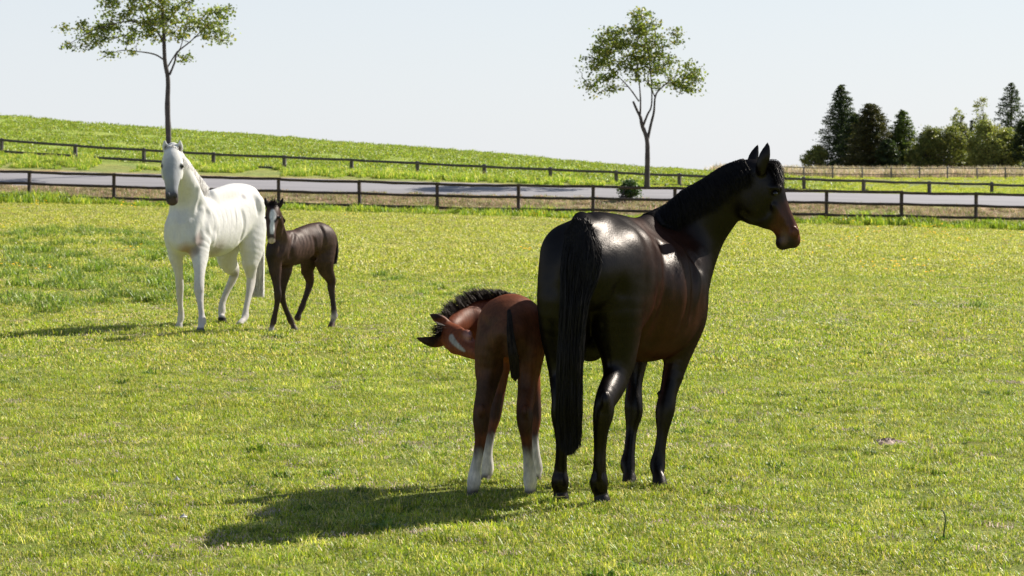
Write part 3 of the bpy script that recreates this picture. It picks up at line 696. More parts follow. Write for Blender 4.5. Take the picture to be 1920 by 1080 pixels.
    bl = [(P(1480, 430, 15.88), (.10, .14, .13), (.13, .038, .016), .45), (P(1470, 405, 15.88), (.06, .13, .08), (.075, .024, .012), .5),
          (P(1470, 458, 15.88), (.08, .14, .06), (.02, .012, .01), .4), (P(1470, 446, 15.80), (.028, .05, .05), (.16, .09, .06), .5),
          (P(1225, 600, 15.5), (.28, .6, .26), (.045, .013, .007), .5), (P(1215, 470, 15.6), (.3, .7, .16), (.026, .010, .007), .5),
          (P(1190, 520, 15.35), (.11, .3, .3), (.065, .019, .009), .5),
          ('z', .07, .02, (.02, .017, .015))]
    b = finish(S, root, coat_material('dark_bay_coat', .33, .023, .0, .35, 160), (.0040, .0024, .0021), bl, 3)
    hm = hair_material('black_hair', (.003, .0025, .0025), (.012, .010, .010), .45)
    r = np.random.default_rng(3)
    # mane: from the crest over the near side of the neck
    n = 3000; t = r.random(n)
    cx = np.interp(t, [0, .12, .25, .4, .6, .8, 1], [1208, 1226, 1248, 1279, 1315, 1350, 1395]); cy = np.interp(t, [0, .12, .25, .4, .6, .8, 1], [412, 397, 379, 352, 332, 318, 304])
    ln = np.interp(t, [0, .3, .6, 1], [46, 62, 64, 40]) * r.uniform(.6, 1.1, n)
    lean = np.interp(t, [0, .3, .6, 1], [2, 10, 22, 10]) + r.normal(0, 4, n) + 2.5 * np.sin(t * 90)
    d0 = np.interp(t, [0, .2, 1], [15.88, 15.95, 15.9]); ctrl = []
    for f, up, dd in ((0, 5, .02), (.12, -4, -.03), (.4, 0, -.1), (.75, 0, -.13), (1, 0, -.12)):
        ctrl.append(np.stack([(cx + lean * f * 1.0 + r.normal(0, 1, n) - 960) * d0 / F, d0 + dd + r.normal(0, .01, n), H - (cy + ln * f + up * (1 if f < .05 else 0) - YH) * d0 / F], 1))
    pth = spline_paths(np.stack(ctrl, 1), 10); sh = pth.shape
    clump = np.repeat(.002 + .008 * r.random((n, 1)), sh[1], 1); pth = S.push(pth.reshape(-1, 3), clump.ravel()).reshape(sh)
    relocate(strands(pth, .0016, 'mane', hm, root, 1), root)
    # forelock
    n = 260; a = np.stack([P(x_, y_, 15.88 + dz) for x_, y_, dz in zip(r.uniform(1418, 1440, n), r.uniform(303, 314, n), r.normal(0, .03, n))])
    e = np.stack([P(x_, y_, 15.84 + dz) for x_, y_, dz in zip(r.normal(1463, 5, n), r.normal(340, 8, n), r.normal(0, .05, n))])
    mid = (a + e) / 2 + np.array([.02, 0, .045]); pth = spline_paths(np.stack([a, mid, e], 1), 7); sh = pth.shape; pth = S.push(pth.reshape(-1, 3), np.full(sh[0] * sh[1], .006)).reshape(sh)
    relocate(strands(pth, .002, 'forelock', hm, root, 2), root)
    # tail
    n = 3200; q = r.random(n); grp = r.integers(0, 40, n); gph = r.uniform(0, 6.28, 40)[grp]; ang = r.uniform(-1, 1, n)
    root_y = 414 + 56 * q; root_x = 1090 - 6 * q + ang * 7
    ctrl = []; wide = r.normal(0, 1, n)
    for (xx, yy, dd, sp) in ((None, None, None, 0), (1086, 500, 14.52, 18), (1076, 580, 14.47, 14), (1069, 680, 14.45, 13), (1067, 770, 14.45, 13.5), (1067, 0, 14.47, 12)):
        if xx is None: x3, y3, d3 = root_x, root_y, 14.62 - .05 * (1 - ang ** 2)
        else:
            yend = 855 - 75 * r.random(n) ** 2.0 - 9 * np.abs(wide)
            x3 = xx + np.clip(wide, -1.6, 1.6) * sp * .8 + ang * sp * .5; y3 = np.where(yy == 0, yend, yy + (root_y - 448) * .8 if yy == 500 else yy) + np.zeros(n); d3 = dd + r.normal(0, .022, n); x3 = x3 + 2.6 * np.sin(gph + np.mean(y3) / 55) + np.where(yy == 0, r.normal(0, 3, n) * (r.random(n) < .15), 0)
        ctrl.append(np.stack([(x3 - 960) * d3 / F, d3, H - (y3 - YH) * d3 / F], 1))
    pth = spline_paths(np.stack(ctrl, 1), 12); sh = pth.shape; pth = S.push(pth.reshape(-1, 3), np.repeat(.003 + .02 * r.random(n), sh[1])).reshape(sh)
    relocate(strands(pth, .0018, 'tail', hm, root, 4, .3), root)
    for dd in (-.115, .115): relocate_ball(ball('eye', P(1453, 363, 15.88 + dd * .86), .015, M['eye'], root), root)
    return S
def relocate_ball(o, root): o.location = o.location - root.location; return o

# ---------------- bay foal beside her, nosing its own flank
def bay_foal():
    hd = np.array([.06, 1., 0])
    root = empty('foal', P(945, 925, 15.3) * [1, 1, 0], 'chestnut brown foal with white socks bending its neck back, beside the dark mare', 'foal')
    S = Solid((-.62, 14.75, -.04), (.30, 16.5, 1.32), .0075)
    S.chain([(952, 630, 14.98, (38, 42)), (957, 604, 15.15, (54, 52)), (963, 606, 15.4, (50, 48)), (970, 620, 15.7, (50, 55)), (972, 622, 15.95, (46, 55)), (970, 615, 16.12, (36, 44))], (0, 0, 1), .04, 5)
    S.ell(925, 600, 15.2, (24, 35, 30), .05); S.ell(990, 600, 15.2, (24, 35, 30), .05)
    S.chain([(968, 600, 16.02, (44, 36)), (932, 588, 16.08, (37, 26)), (897, 590, 15.98, (31, 21)), (864, 602, 15.82, (25, 18)), (844, 614, 15.7, (18, 17))], (0, 1, 0), .04, 5)
    S.ell(893, 622, 15.9, (26, 20, 40), .04)
    S.blur(5)
    S.chain([(836, 619, 15.62, (17, 19)), (852, 634, 15.54, (25, 21)), (872, 648, 15.44, (21, 18)), (893, 660, 15.36, (15, 14)), (912, 669, 15.3, (12, 13)), (920, 673, 15.27, (10, 11))], (0, 1, 0), .02, 5)
    S.ell(874, 627, 15.42, (12, 8, 9), .02)
    S.chain([(864, 622, 15.47, (7, 6)), (880, 632, 15.38, (6, 5))], (0, 1, 0), .015)
    S.ell(852, 652, 15.48, (12, 12, 10), .02)
    S.chain([(840, 611, 15.62, (9, 7)), (829, 602, 15.6, (10, 6)), (817, 595, 15.58, (8, 4.5)), (807, 590, 15.57, (2, 2))], (0, 1, 0), .012, 5)
    S.chain([(832, 638, 15.62, (10, 8)), (816, 641, 15.58, (11, 6)), (799, 639, 15.55, (8, 4.5)), (782, 634, 15.54, (2, 2))], (0, 1, 0), .012, 5)
    S.ell(820, 598, 15.55, (6, 4, 3.5), .006, carve=True)
    leg(S, [(926, 612, 15.12, (30, 42)), (918, 650, 15.08, (28, 44)), (917, 690, 15.08, (26, 34)), (912, 728, 15.02, (19, 25)), (904, 765, 14.94, (16, 20)), (902, 788, 14.92, (15.5, 18)), (901, 820, 14.93, (11, 13)),
            (896, 855, 14.95, (9.5, 11)), (891, 880, 14.96, (10.5, 12)), (889, 902, 14.97, (13, 13)), (886, 920, 15.0, (10.5, 11)), (884, 940, 14.98, (11.5, 14))], hd, .04, nk=2)
    leg(S, [(992, 612, 15.12, (28, 42)), (996, 650, 15.08, (27, 42)), (992, 690, 15.08, (22, 34)), (988, 730, 15.04, (17.5, 24)), (984, 768, 14.96, (16, 20)), (984, 790, 14.94, (15, 18)), (987, 822, 14.96, (10.5, 13)),
            (990, 855, 14.98, (9.5, 11)), (992, 880, 15.0, (11, 12)), (994, 900, 15.01, (13, 13)), (994, 918, 15.02, (10.5, 11)), (994, 938, 15.0, (11.5, 14))], hd, .04, nk=2)
    S.ell(903, 770, 14.87, (6, 8, 12), .015); S.ell(985, 772, 14.89, (6, 8, 12), .015)
    leg(S, [(946, 640, 15.9, (24, 34)), (942, 690, 15.86, (14, 22)), (934, 740, 15.82, (12.5, 15)), (927, 780, 15.8, (12.5, 13)), (921, 812, 15.78, (8, 9)), (915, 850, 15.76, (8.5, 9.5)), (914, 878, 15.75, (12, 12)),
            (911, 894, 15.73, (9, 9.5)), (909, 911, 15.7, (11, 13))], hd, .04, nk=1)
    leg(S, [(994, 640, 15.9, (24, 34)), (999, 690, 15.86, (14, 22)), (1002, 740, 15.83, (12, 15)), (1003, 782, 15.8, (12, 12.5)), (1002, 815, 15.78, (8, 9)), (1004, 850, 15.76, (8.5, 9.5)), (1006, 876, 15.76, (11.5, 11.5)),
            (1006, 892, 15.75, (9, 9.5)), (1006, 908, 15.74, (10.5, 12))], hd, .04, nk=1)
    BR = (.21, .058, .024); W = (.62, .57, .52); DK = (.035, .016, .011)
    bl = [(P(938, 648, 15.0), (.22, .22, .24), (.085, .036, .019), .5), (P(905, 735, 15), (.3, .9, .10), (.055, .026, .014), .5), (P(950, 780, 15.3), (.5, 1.2, .1), (.05, .02, .013), .5),  # first blob darkens the rear: shade of the unlit side put into the coat
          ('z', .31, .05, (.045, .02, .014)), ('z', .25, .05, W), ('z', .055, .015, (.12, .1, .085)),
          (P(812, 592, 15.57), (.05, .1, .025), DK, .4), (P(795, 636, 15.55), (.09, .1, .06), DK, .4),
          (P(880, 628, 15.38), (.035, .06, .035), (.42, .2, .16), .5),  # sunlit brow: pinkish light painted into the coat colour
          ] + [(P(846 + 26 * f, 634 + 26 * f ** .8, 15.44 - .1 * f), (.015 - .007 * f, .07, .022 - .016 * f), (.42, .39, .37), .3) for f in (0, .15, .3, .45, .6, .75, .9)]
    S.ridge([(940, 640), (936, 680), (926, 720)], 7, .72, .03, True); S.ridge([(976, 645), (984, 690), (986, 725)], 7, .72, .03, True)
    S.ridge([(905, 600), (915, 612), (930, 600)], 5, .7, .03, True)
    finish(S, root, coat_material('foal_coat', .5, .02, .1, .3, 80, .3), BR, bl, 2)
    hm = hair_material('foal_hair', (.008, .006, .005), (.05, .035, .025), .5); r = np.random.default_rng(5)
    n = 3000; t = r.random(n)
    cx = np.interp(t, [0, .2, .5, .8, 1], [832, 848, 892, 945, 990]); cy = np.interp(t, [0, .2, .5, .8, 1], [606, 586, 562, 553, 558]) + 3
    d0 = np.interp(t, [0, .3, .6, 1], [15.65, 15.82, 15.98, 16.1]) + r.normal(0, .015, n)
    L = np.interp(t, [0, .2, .6, .85, 1], [12, 20, 22, 13, 5]) * (.85 + .25 * fbm(t * 120, t * 0)) * r.uniform(.45, 1.1, n); ax = -.55 + (fbm(t * 100 + 9, t * 0) - .5) * .7 + r.normal(0, .13, n)
    ctrl = [np.stack([(cx + L * f * ax * (1 + f * .4) - 960) * d0 / F, d0 - .02 * f, H - (cy - L * f - YH) * d0 / F], 1) for f in (0, .5, 1)]
    relocate(strands(spline_paths(np.stack(ctrl, 1), 5), .0016, 'mane', hm, root, 6), root)
    n = 160; a = np.stack([P(x_, y_, 15.55) for x_, y_ in zip(r.normal(826, 4, n), r.uniform(608, 630, n))]); e = a + np.stack([r.normal(-.035, .015, n), r.normal(-.03, .02, n), r.normal(0, .02, n)], 1)
    relocate(strands(spline_paths(np.stack([a, (a + e) / 2, e], 1), 4), .002, 'forelock', hm, root, 7), root)
    n = 1500; q = r.random(n); ctrl = []; w = r.normal(0, 1, n).clip(-1.7, 1.7)
    for (xx, yy, dd, sp) in ((954, 590, 14.94, 1.2), (956, 618, 14.84, 3.2), (962, 662, 14.8, 5), (966, 0, 14.84, 4.5)):
        y3 = (715 - 45 * r.random(n) ** 2 - 4 * np.abs(w)) if yy == 0 else yy + q * (18 if yy == 588 else 4); ctrl.append(np.stack([(xx + w * sp - 960) * dd / F, dd + r.normal(0, .012, n), H - (y3 - YH) * dd / F], 1))
    pth = spline_paths(np.stack(ctrl, 1), 8); sh = pth.shape; pth = S.push(pth.reshape(-1, 3), np.repeat(.002 + .014 * r.random(n), sh[1])).reshape(sh)
    relocate(strands(pth, .0017, 'tail', hm, root, 8, .3), root)
    relocate_ball(ball('eye', P(880, 629, 15.385), .010, M['eye'], root), root)

# ---------------- white mare
def white_mare():
    hd = np.array([-.42, -.9, 0])
    root = empty('horse', P(400, 612, 32.2) * [1, 1, 0], 'white mare with dark muzzle standing at the left, facing the camera', 'horse')
    S = Solid((-4.35, 30.2, -.04), (-2.75, 34.1, 2.15), .0095)
    S.chain([(468, 398, 33.3, (24, 34)), (455, 396, 33.1, (41, 48)), (432, 405, 32.75, (43, 52)), (408, 420, 32.4, (45, 60)), (384, 422, 32.0, (44, 60)), (361, 425, 31.65, (42, 55)), (346, 432, 31.45, (34, 42))], (0, 0, 1), .06, 5)
    S.chain([(398, 372, 31.95, (12, 16)), (420, 362, 32.3, (14, 14)), (440, 356, 32.8, (16, 12)), (466, 362, 33.2, (14, 12))], (0, 0, 1), .08)
    S.ell(476, 385, 33.0, (20, 24, 22), .06); S.ell(368, 430, 31.5, (24, 26, 34), .05); S.ell(328, 432, 31.55, (20, 24, 32), .05); S.ell(345, 450, 31.3, (24, 18, 22), .05)
    S.chain([(362, 425, 31.7, (46, 36)), (353, 385, 31.55, (35, 28)), (347, 350, 31.38, (26, 24)), (339, 318, 31.2, (18, 20)), (331, 294, 31.08, (13, 16))], (0, 1, 0), .05, 5)
    S.blur(4)
    for i in range(5): S.chain([(395 + i * 11, 385 + i * 1, 31.75 + i * .14, (2.5, 2.5)), (397 + i * 11, 415, 31.68 + i * .14, (3, 3)), (392 + i * 11, 448, 31.74 + i * .14, (2.5, 2.5))], (0, 1, 0), .03)
    S.ridge([(378, 395), (368, 425), (364, 455)], 7, -.55, .05)
    S.ridge([(389, 400), (386, 430), (390, 460)], 8, .75, .04, True)
    S.ridge([(352, 360), (345, 385), (343, 410)], 7, .75, .04, True)
    S.ridge([(335, 395), (340, 420), (338, 450)], 5, .75, .03, True)
    S.ridge([(455, 400), (458, 425), (452, 448)], 7, .72, .04, True)
    S.ridge([(478, 372), (484, 400), (484, 440)], 6, 1.0, .04, True)
    S.ridge([(372, 352), (366, 375), (360, 400)], 6, -.6, .04)
    for i in range(6): S.ridge([(397 + i * 8.5, 398 - i), (402 + i * 8, 420), (397 + i * 8, 440 - i * 2)], 2.6, 1.45, .022, True)
    S.ell(392, 445, 31.62, (13, 14, 16), .03)
    hh = (-.1, -1, 0)
    S.chain([(325, 282, 31.0, (13.5, 16)), (323.5, 300, 30.9, (18.5, 22)), (323, 314, 30.85, (19.5, 24)), (322, 335, 30.76, (14.5, 20)), (322, 352, 30.7, (11.5, 14)), (322, 366, 30.66, (12, 11)), (323, 375, 30.65, (11, 10))], hh, .02, 5)
    for sx in (-1, 1):
        S.ell(323 + sx * 15, 322, 30.95, (5, 20, 16), .03); S.ell(323 + sx * 17, 309, 30.82, (4, 6, 4), .012)
        S.ell(322 + sx * 7, 366, 30.58, (4, 4, 6), .012); S.ell(322 + sx * 8.5, 367, 30.54, (2.5, 4, 4), .008, carve=True)
    S.ell(323, 378, 30.66, (9, 8, 6), .02)
    S.chain([(314, 287, 31.0, (5.5, 5)), (311, 279, 30.98, (6.5, 5)), (309.5, 272, 30.97, (5, 4)), (309, 265, 30.97, (2, 2))], hh, .012, 5)
    S.chain([(335, 287, 31.0, (5.5, 5)), (337, 279, 30.98, (6.5, 5)), (337.5, 272, 30.97, (5, 4)), (337.5, 265, 30.97, (2, 2))], hh, .012, 5)
    for x_ in (311, 336.5): S.ell(x_, 277, 30.93, (3.4, 5, 8), .006, carve=True)
    leg(S, [(368, 445, 31.5, (26, 30)), (374, 480, 31.35, (14.5, 19)), (374, 512, 31.2, (10.5, 12)), (373, 541, 31.1, (10.5, 11)), (374, 552, 31.08, (9, 9)), (376, 572, 31.02, (6, 7)), (378, 592, 30.98, (6.5, 7)), (379, 601, 30.95, (8, 9)),
            (377, 611, 30.9, (6.5, 6.5)), (376, 617, 30.88, (8, 8)), (376, 626, 30.86, (9.5, 11))], hd, .05, nk=1)
    leg(S, [(331, 448, 31.55, (20, 26)), (330, 482, 31.6, (12, 16)), (335, 512, 31.65, (8.5, 10)), (337, 538, 31.7, (8.2, 9)), (337, 550, 31.72, (7.2, 8)), (338, 570, 31.75, (5.3, 6.5)), (339.5, 588, 31.78, (6, 7)), (339, 596, 31.78, (7, 8)),
            (337, 605, 31.76, (5.5, 6)), (336, 610, 31.75, (7, 7)), (335, 619, 31.73, (8.5, 10))], hd, .05, nk=1)
    leg(S, [(472, 420, 33.0, (24, 36)), (472, 460, 32.92, (20, 32)), (469, 492, 32.86, (13, 20)), (471, 516, 32.92, (8.5, 14)), (470, 532, 32.9, (7.5, 12)), (466, 556, 32.8, (5.8, 7.5)), (461, 580, 32.7, (5.5, 6.5)), (460, 592, 32.66, (7, 8)),
            (456, 600, 32.58, (5.5, 6)), (453, 604, 32.52, (6.5, 7)), (450, 611, 32.45, (8.5, 10))], hd, .05, nk=2)
    leg(S, [(432, 440, 33.15, (24, 34)), (425, 475, 33.1, (16, 28)), (431, 496, 33.2, (11.5, 18)), (440, 509, 33.35, (9, 12)), (436, 524, 33.36, (8, 10)), (426, 545, 33.3, (6.5, 7)), (417, 568, 33.22, (6.5, 7)), (416, 582, 33.18, (7.5, 8.5)),
            (415, 592, 33.14, (6, 6.5)), (416, 597, 33.1, (8, 8)), (417, 606, 33.08, (9.5, 10.5))], hd, .05, nk=2)
    W = (.75, .725, .685)
    bl = [('z', .62, .25, (.62, .57, .53)), (P(322, 372, 30.55), (.10, .22, .11), (.03, .026, .028), .35), (P(322, 345, 30.6), (.075, .3, .16), (.36, .36, .39), .6), (P(320, 310, 30.7), (.1, .16, .14), (.5, .5, .52), .6),  # dark muzzle is real; face greys are its bluish shade painted into the coat
          (P(303, 312, 30.8), (.03, .06, .03), (.05, .045, .05), .5), (P(341, 313, 30.8), (.035, .07, .03), (.05, .045, .05), .5), (P(311, 278, 30.93), (.02, .04, .04), (.14, .1, .08), .4), (P(336.5, 278, 30.93), (.02, .04, .04), (.14, .1, .08), .4),
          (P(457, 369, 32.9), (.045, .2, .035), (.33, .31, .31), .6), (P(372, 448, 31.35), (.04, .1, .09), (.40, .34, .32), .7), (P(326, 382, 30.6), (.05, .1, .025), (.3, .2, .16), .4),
          (P(440, 509, 33.4), (.07, .15, .07), (.3, .27, .25), .5),
          ('z', .055, .015, (.5, .46, .42)), ('z', .07, .015, (.03, .028, .03), P(417, 603, 33.1), .3), ('z', .06, .015, (.12, .12, .14), P(376, 620, 30.9), .3)]
    for px, py, rad, c_, sf in ((457, 369, .035, (.42, .40, .40), .7), (371, 452, .06, (.40, .33, .30), .7), (350, 470, .09, (.5, .36, .26), .7), (366, 470, .05, (.36, .30, .27), .7), (405, 470, .12, (.56, .50, .45), .7),  # last patch here: brownish shade under the belly, painted into the coat
                                (320, 365, .09, (.05, .045, .05), .4), (326, 380, .06, (.10, .07, .06), .4), (321, 345, .10, (.30, .31, .34), .7), (318, 325, .11, (.38, .39, .42), .7)):  # bluish greys up the face add its shade to the colour
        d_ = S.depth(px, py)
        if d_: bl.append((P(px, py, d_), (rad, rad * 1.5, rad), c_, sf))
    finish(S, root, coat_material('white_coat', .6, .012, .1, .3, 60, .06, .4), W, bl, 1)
    hm = hair_material('white_hair', (.70, .675, .635), (.74, .71, .67), .6); r = np.random.default_rng(9)
    n = 2600; t = r.random(n)
    cx = np.interp(t, [0, .35, .7, 1], [329, 347, 364, 386]); cy = np.interp(t, [0, .35, .7, 1], [283, 301, 325, 353]); d0 = np.interp(t, [0, 1], [31.1, 31.85])
    L = r.uniform(8, 22, n); sw = r.uniform(-.2, .5, n)
    ctrl = [np.stack([(cx + L * a_ * sw + 3 * b_ + r.normal(0, .6, n) - 960) * d0 / F, d0 - .03 - .12 * f, H - (cy + L * f - 4 * b_ - YH) * d0 / F], 1) for f, a_, b_ in ((0, 0, 0), (.15, .4, 1), (.6, .8, .6), (1, 1, .3))]
    pth = spline_paths(np.stack(ctrl, 1), 7); sh = pth.shape; pth = S.push(pth.reshape(-1, 3), np.repeat(.001 + .007 * r.random(n), sh[1])).reshape(sh)
    relocate(strands(pth, .003, 'mane', hm, root, 10), root)
    n = 200; a = np.stack([P(x_, 274 + abs(x_ - 324) * .3, 31.0) for x_ in r.normal(324, 4, n)]); e = a + np.stack([r.normal(0, .02, n), np.full(n, -.14), r.normal(-.07, .02, n)], 1); mid = (a + e) / 2 + np.array([0, -.03, .03])
    relocate(strands(spline_paths(np.stack([a, mid, e], 1), 6), .004, 'forelock', hm, root, 11), root)
    n = 2600; ctrl = []; w = r.normal(0, 1, n).clip(-1.7, 1.7); q = r.random(n)
    for (xx, yy, dd, sp) in ((485, 378, 33.3, 4), (489, 410, 33.35, 4.5), (485, 460, 33.32, 6), (483, 510, 33.3, 7), (482, 0, 33.28, 7.5)):
        y3 = (530 + 28 * r.random(n)) if yy == 0 else yy + q * (20 if yy == 378 else 4); ctrl.append(np.stack([(xx + w * sp - 960) * dd / F, dd + r.normal(0, .03, n), H - (y3 - YH) * dd / F], 1))
    relocate(strands(spline_paths(np.stack(ctrl, 1), 9), .003, 'tail', hm, root, 12, .3), root)
    for sx in (-1, 1): relocate_ball(ball('eye', P(323 + sx * 18, 312, 30.82), .022, M['eye'], root), root)

# ---------------- dark foal with a blaze
def dark_foal():
    hd = np.array([-.85, -.5, 0])
    root = empty('foal', P(560, 615, 31.5) * [1, 1, 0], 'dark brown foal with a broad white blaze walking beside the white mare', 'foal')
    S = Solid((-2.95, 30.3, -.04), (-1.88, 32.6, 1.55), .0095)
    S.chain([(614, 450, 31.95, (17, 22)), (602, 446, 31.85, (23, 28)), (580, 452, 31.65, (21, 29)), (557, 463, 31.45, (22, 33)), (536, 466, 31.25, (23, 33)), (518, 470, 31.08, (18, 27))], (0, 0, 1), .04, 5)
    S.chain([(560, 437, 31.45, (7, 9)), (580, 430, 31.65, (8, 10)), (598, 428, 31.8, (9, 10))], (0, 0, 1), .05)
    S.chain([(524, 455, 31.15, (22, 16)), (520, 430, 31.0, (15, 12.5)), (518, 408, 30.9, (12, 11)), (514, 393, 30.84, (10, 10))], (0, 1, 0), .03, 5)
    S.blur(4)
    hh = (-.15, -1, 0)
    S.chain([(513, 389, 30.8, (11, 12)), (511, 401, 30.72, (13.2, 15)), (510, 415, 30.66, (11.5, 13)), (508.5, 430, 30.6, (8.8, 10)), (508.5, 443, 30.57, (8.3, 8)), (509, 449, 30.57, (7.5, 7))], hh, .015, 5)
    for sx in (-1, 1):
        S.ell(511 + sx * 11.5, 408, 30.66, (3, 5, 3), .01); S.ell(508.5 + sx * 4.5, 443, 30.5, (2, 3, 3), .006, carve=True)
    S.ell(509, 453, 30.58, (6, 6, 4), .015)
    S.chain([(504, 390, 30.82, (4, 4)), (500, 382, 30.8, (4.5, 3.5)), (498, 376, 30.8, (3.2, 2.5)), (497, 370, 30.8, (1, 1))], hh, .01, 5)
    S.chain([(520, 391, 30.82, (4, 4)), (525, 384, 30.8, (4.8, 3.5)), (528, 378, 30.8, (3.5, 2.5)), (531, 371, 30.8, (1, 1))], hh, .01, 5)
    leg(S, [(514, 480, 31.05, (14, 16)), (516, 508, 31.05, (9.5, 12)), (519, 535, 31.04, (7, 8)), (521, 553, 31.04, (7.5, 8)), (519, 572, 31.05, (5, 5.5)), (515, 592, 31.06, (5.2, 5.6)), (513, 602, 31.06, (6.2, 6.6)), (510, 612, 31.05, (4.8, 5)), (508, 624, 31.02, (6.2, 7.5))], hd, .03, nk=1)
    leg(S, [(536, 480, 31.3, (13, 16)), (536, 508, 31.3, (9, 12)), (531, 535, 31.3, (7, 8)), (528, 552, 31.32, (7.2, 8)), (533, 572, 31.36, (5.2, 5.6)), (541, 592, 31.4, (5.4, 5.8)), (545, 601, 31.42, (6.4, 6.6)), (549, 609, 31.42, (4.8, 5)), (553, 619, 31.4, (6.4, 7.5))], hd, .03, nk=1)
    leg(S, [(588, 462, 31.95, (15, 22)), (580, 488, 31.95, (12, 18)), (576, 508, 32.0, (9, 12)), (581, 526, 32.1, (7.5, 9)), (578, 542, 32.1, (6.2, 7)), (571, 562, 32.06, (5.2, 5.5)), (566, 576, 32.04, (6, 6.4)), (561, 587, 32.0, (5, 5.2)), (558, 596, 31.98, (6.4, 7))], hd, .03, nk=2)
    leg(S, [(608, 460, 31.88, (16, 24)), (608, 488, 31.85, (13, 20)), (612, 508, 31.88, (9.5, 14)), (621, 526, 31.95, (7.2, 10)), (621, 541, 31.96, (6.4, 8)), (624, 562, 31.95, (5, 5.6)), (626, 582, 31.93, (5.4, 6)), (627, 592, 31.92, (6.4, 7)), (624, 602, 31.9, (5, 5.2)), (620, 616, 31.84, (6.8, 8))], hd, .03, nk=2)
    BK = (.012, .008, .008)
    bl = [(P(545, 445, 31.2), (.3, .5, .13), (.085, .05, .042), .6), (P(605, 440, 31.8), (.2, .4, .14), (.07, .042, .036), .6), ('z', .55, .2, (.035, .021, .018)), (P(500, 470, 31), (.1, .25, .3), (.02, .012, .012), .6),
          (P(511, 404, 30.58), (.036, .2, .07), (.72, .70, .70), .25), (P(509.5, 425, 30.5), (.026, .2, .10), (.72, .70, .70), .3), (P(508.5, 452, 30.5), (.04, .2, .035), (.55, .44, .40), .3), (P(509, 442, 30.5), (.04, .1, .018), (.08, .05, .045), .5),
          (P(498, 376, 30.8), (.03, .1, .08), BK, .5), (P(528, 378, 30.8), (.03, .1, .08), BK, .5), (P(512, 386, 30.75), (.07, .12, .035), BK, .5),
          ('z', .16, .06, (.55, .5, .47), P(622, 605, 31.9), .13), ('z', .10, .05, (.10, .06, .05)), ('z', .06, .03, (.5, .45, .42), P(510, 620, 31.05), .12), ('z', .04, .012, (.1, .09, .08), P(553, 617, 31.4), .12)]
    S.ridge([(600, 425), (608, 445), (604, 470)], 5, .72, .03, True); S.ridge([(552, 440), (547, 460), (545, 480)], 5, .72, .03, True)
    S.ridge([(533, 430), (530, 455), (524, 475)], 5, .72, .03, True); S.ridge([(590, 450), (592, 470), (588, 485)], 4, .72, .03, True)
    for i in range(5): S.ridge([(558 + i * 7, 444), (562 + i * 6.5, 460), (559 + i * 6, 476 - i)], 2.2, 1.12, .016, True)
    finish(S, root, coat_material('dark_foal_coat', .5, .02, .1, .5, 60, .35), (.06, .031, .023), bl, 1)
    hm = hair_material('dark_foal_hair', (.006, .005, .005), (.035, .025, .022), .5); r = np.random.default_rng(15)
    n = 260; t = r.random(n); cx = np.interp(t, [0, .5, 1], [516, 524, 532]); cy = np.interp(t, [0, .5, 1], [384, 402, 418]); d0 = np.interp(t, [0, 1], [30.9, 31.1])
    L = r.uniform(3, 8, n); ctrl = [np.stack([(cx + L * f * .6 - 960) * d0 / F, d0 + r.normal(0, .01, n), H - (cy - L * f * .6 + 1 - YH) * d0 / F], 1) for f in (0, .5, 1)]
    relocate(strands(spline_paths(np.stack(ctrl, 1), 4), .003, 'mane', hm, root, 16), root)
    n = 150; a = np.stack([P(x_, 384 + r.uniform(-3, 3), 30.78) for x_ in r.normal(512, 4.5, n)]); e = a + np.stack([r.normal(0, .02, n), np.full(n, -.08), r.normal(-.0, .035, n)], 1)
    relocate(strands(spline_paths(np.stack([a, (a + e) / 2 + np.array([0, -.01, .03]), e], 1), 5), .003, 'forelock', hm, root, 17), root)
    n = 500; ctrl = []; w = r.normal(0, 1, n).clip(-1.6, 1.6); q = r.random(n)
    for (xx, yy, dd, sp) in ((619, 432, 32.05, 2), (627, 446, 32.12, 3), (629, 470, 32.12, 3.2), (627, 0, 32.1, 3)):
        y3 = (480 + 16 * r.random(n)) if yy == 0 else yy + q * 3; ctrl.append(np.stack([(xx + w * sp - 960) * dd / F, dd + r.normal(0, .02, n), H - (y3 - YH) * dd / F], 1))
    relocate(strands(spline_paths(np.stack(ctrl, 1), 7), .0035, 'tail', hm, root, 18, .3), root)
    for sx in (-1, 1): relocate_ball(ball('eye', P(511 + sx * 12.5, 408, 30.64), .016, M['eye'], root), root)
dark_mare(); bay_foal(); white_mare(); dark_foal()
# ------------------------------------------------------------------ trees
def tube(path, r0, r1, sides=6, wob=0, rs=None, flare=0):
    path = np.asarray(path, float); n = len(path); T = np.gradient(path, axis=0); T /= np.linalg.norm(T, axis=1)[:, None] + 1e-9
    A = np.cross(T, [.31, .93, .2]); A /= np.linalg.norm(A, axis=1)[:, None] + 1e-9; B = np.cross(T, A); r = np.linspace(r0, r1, n)[:, None]
    if flare: r[0] *= 1 + flare
    if wob: r = r * (1 + (rs.random((n, 1)) - .5) * wob)
    V = np.concatenate([path[:, None] + r[:, None] * (math.cos(a) * A + math.sin(a) * B)[:, None] for a in np.arange(sides) * 2 * math.pi / sides], 1).reshape(-1, 3)
    i = (np.arange(n - 1)[:, None] * sides); k = np.arange(sides)[None]
    Q = np.stack([(i + k), (i + (k + 1) % sides), (i + sides + (k + 1) % sides), (i + sides + k)], 2).reshape(-1, 4)
    return V, Q
class MB:
    def __init__(s): s.V = []; s.F = []; s.C = []; s.n = 0
    def add(s, V, Q, C=None):
        s.V.append(V); s.F.append(np.asarray(Q) + s.n); s.n += len(V)
        if C is not None: s.C.append(C)
    def build(s, name, mat, parent=None, smooth=False):
        V = np.concatenate(s.V)
        if parent is not None: V = V - np.array(parent.location)
        return link(name, mesh_np(name, V, s.F, smooth, np.concatenate(s.C) if s.C else None), mat, parent)
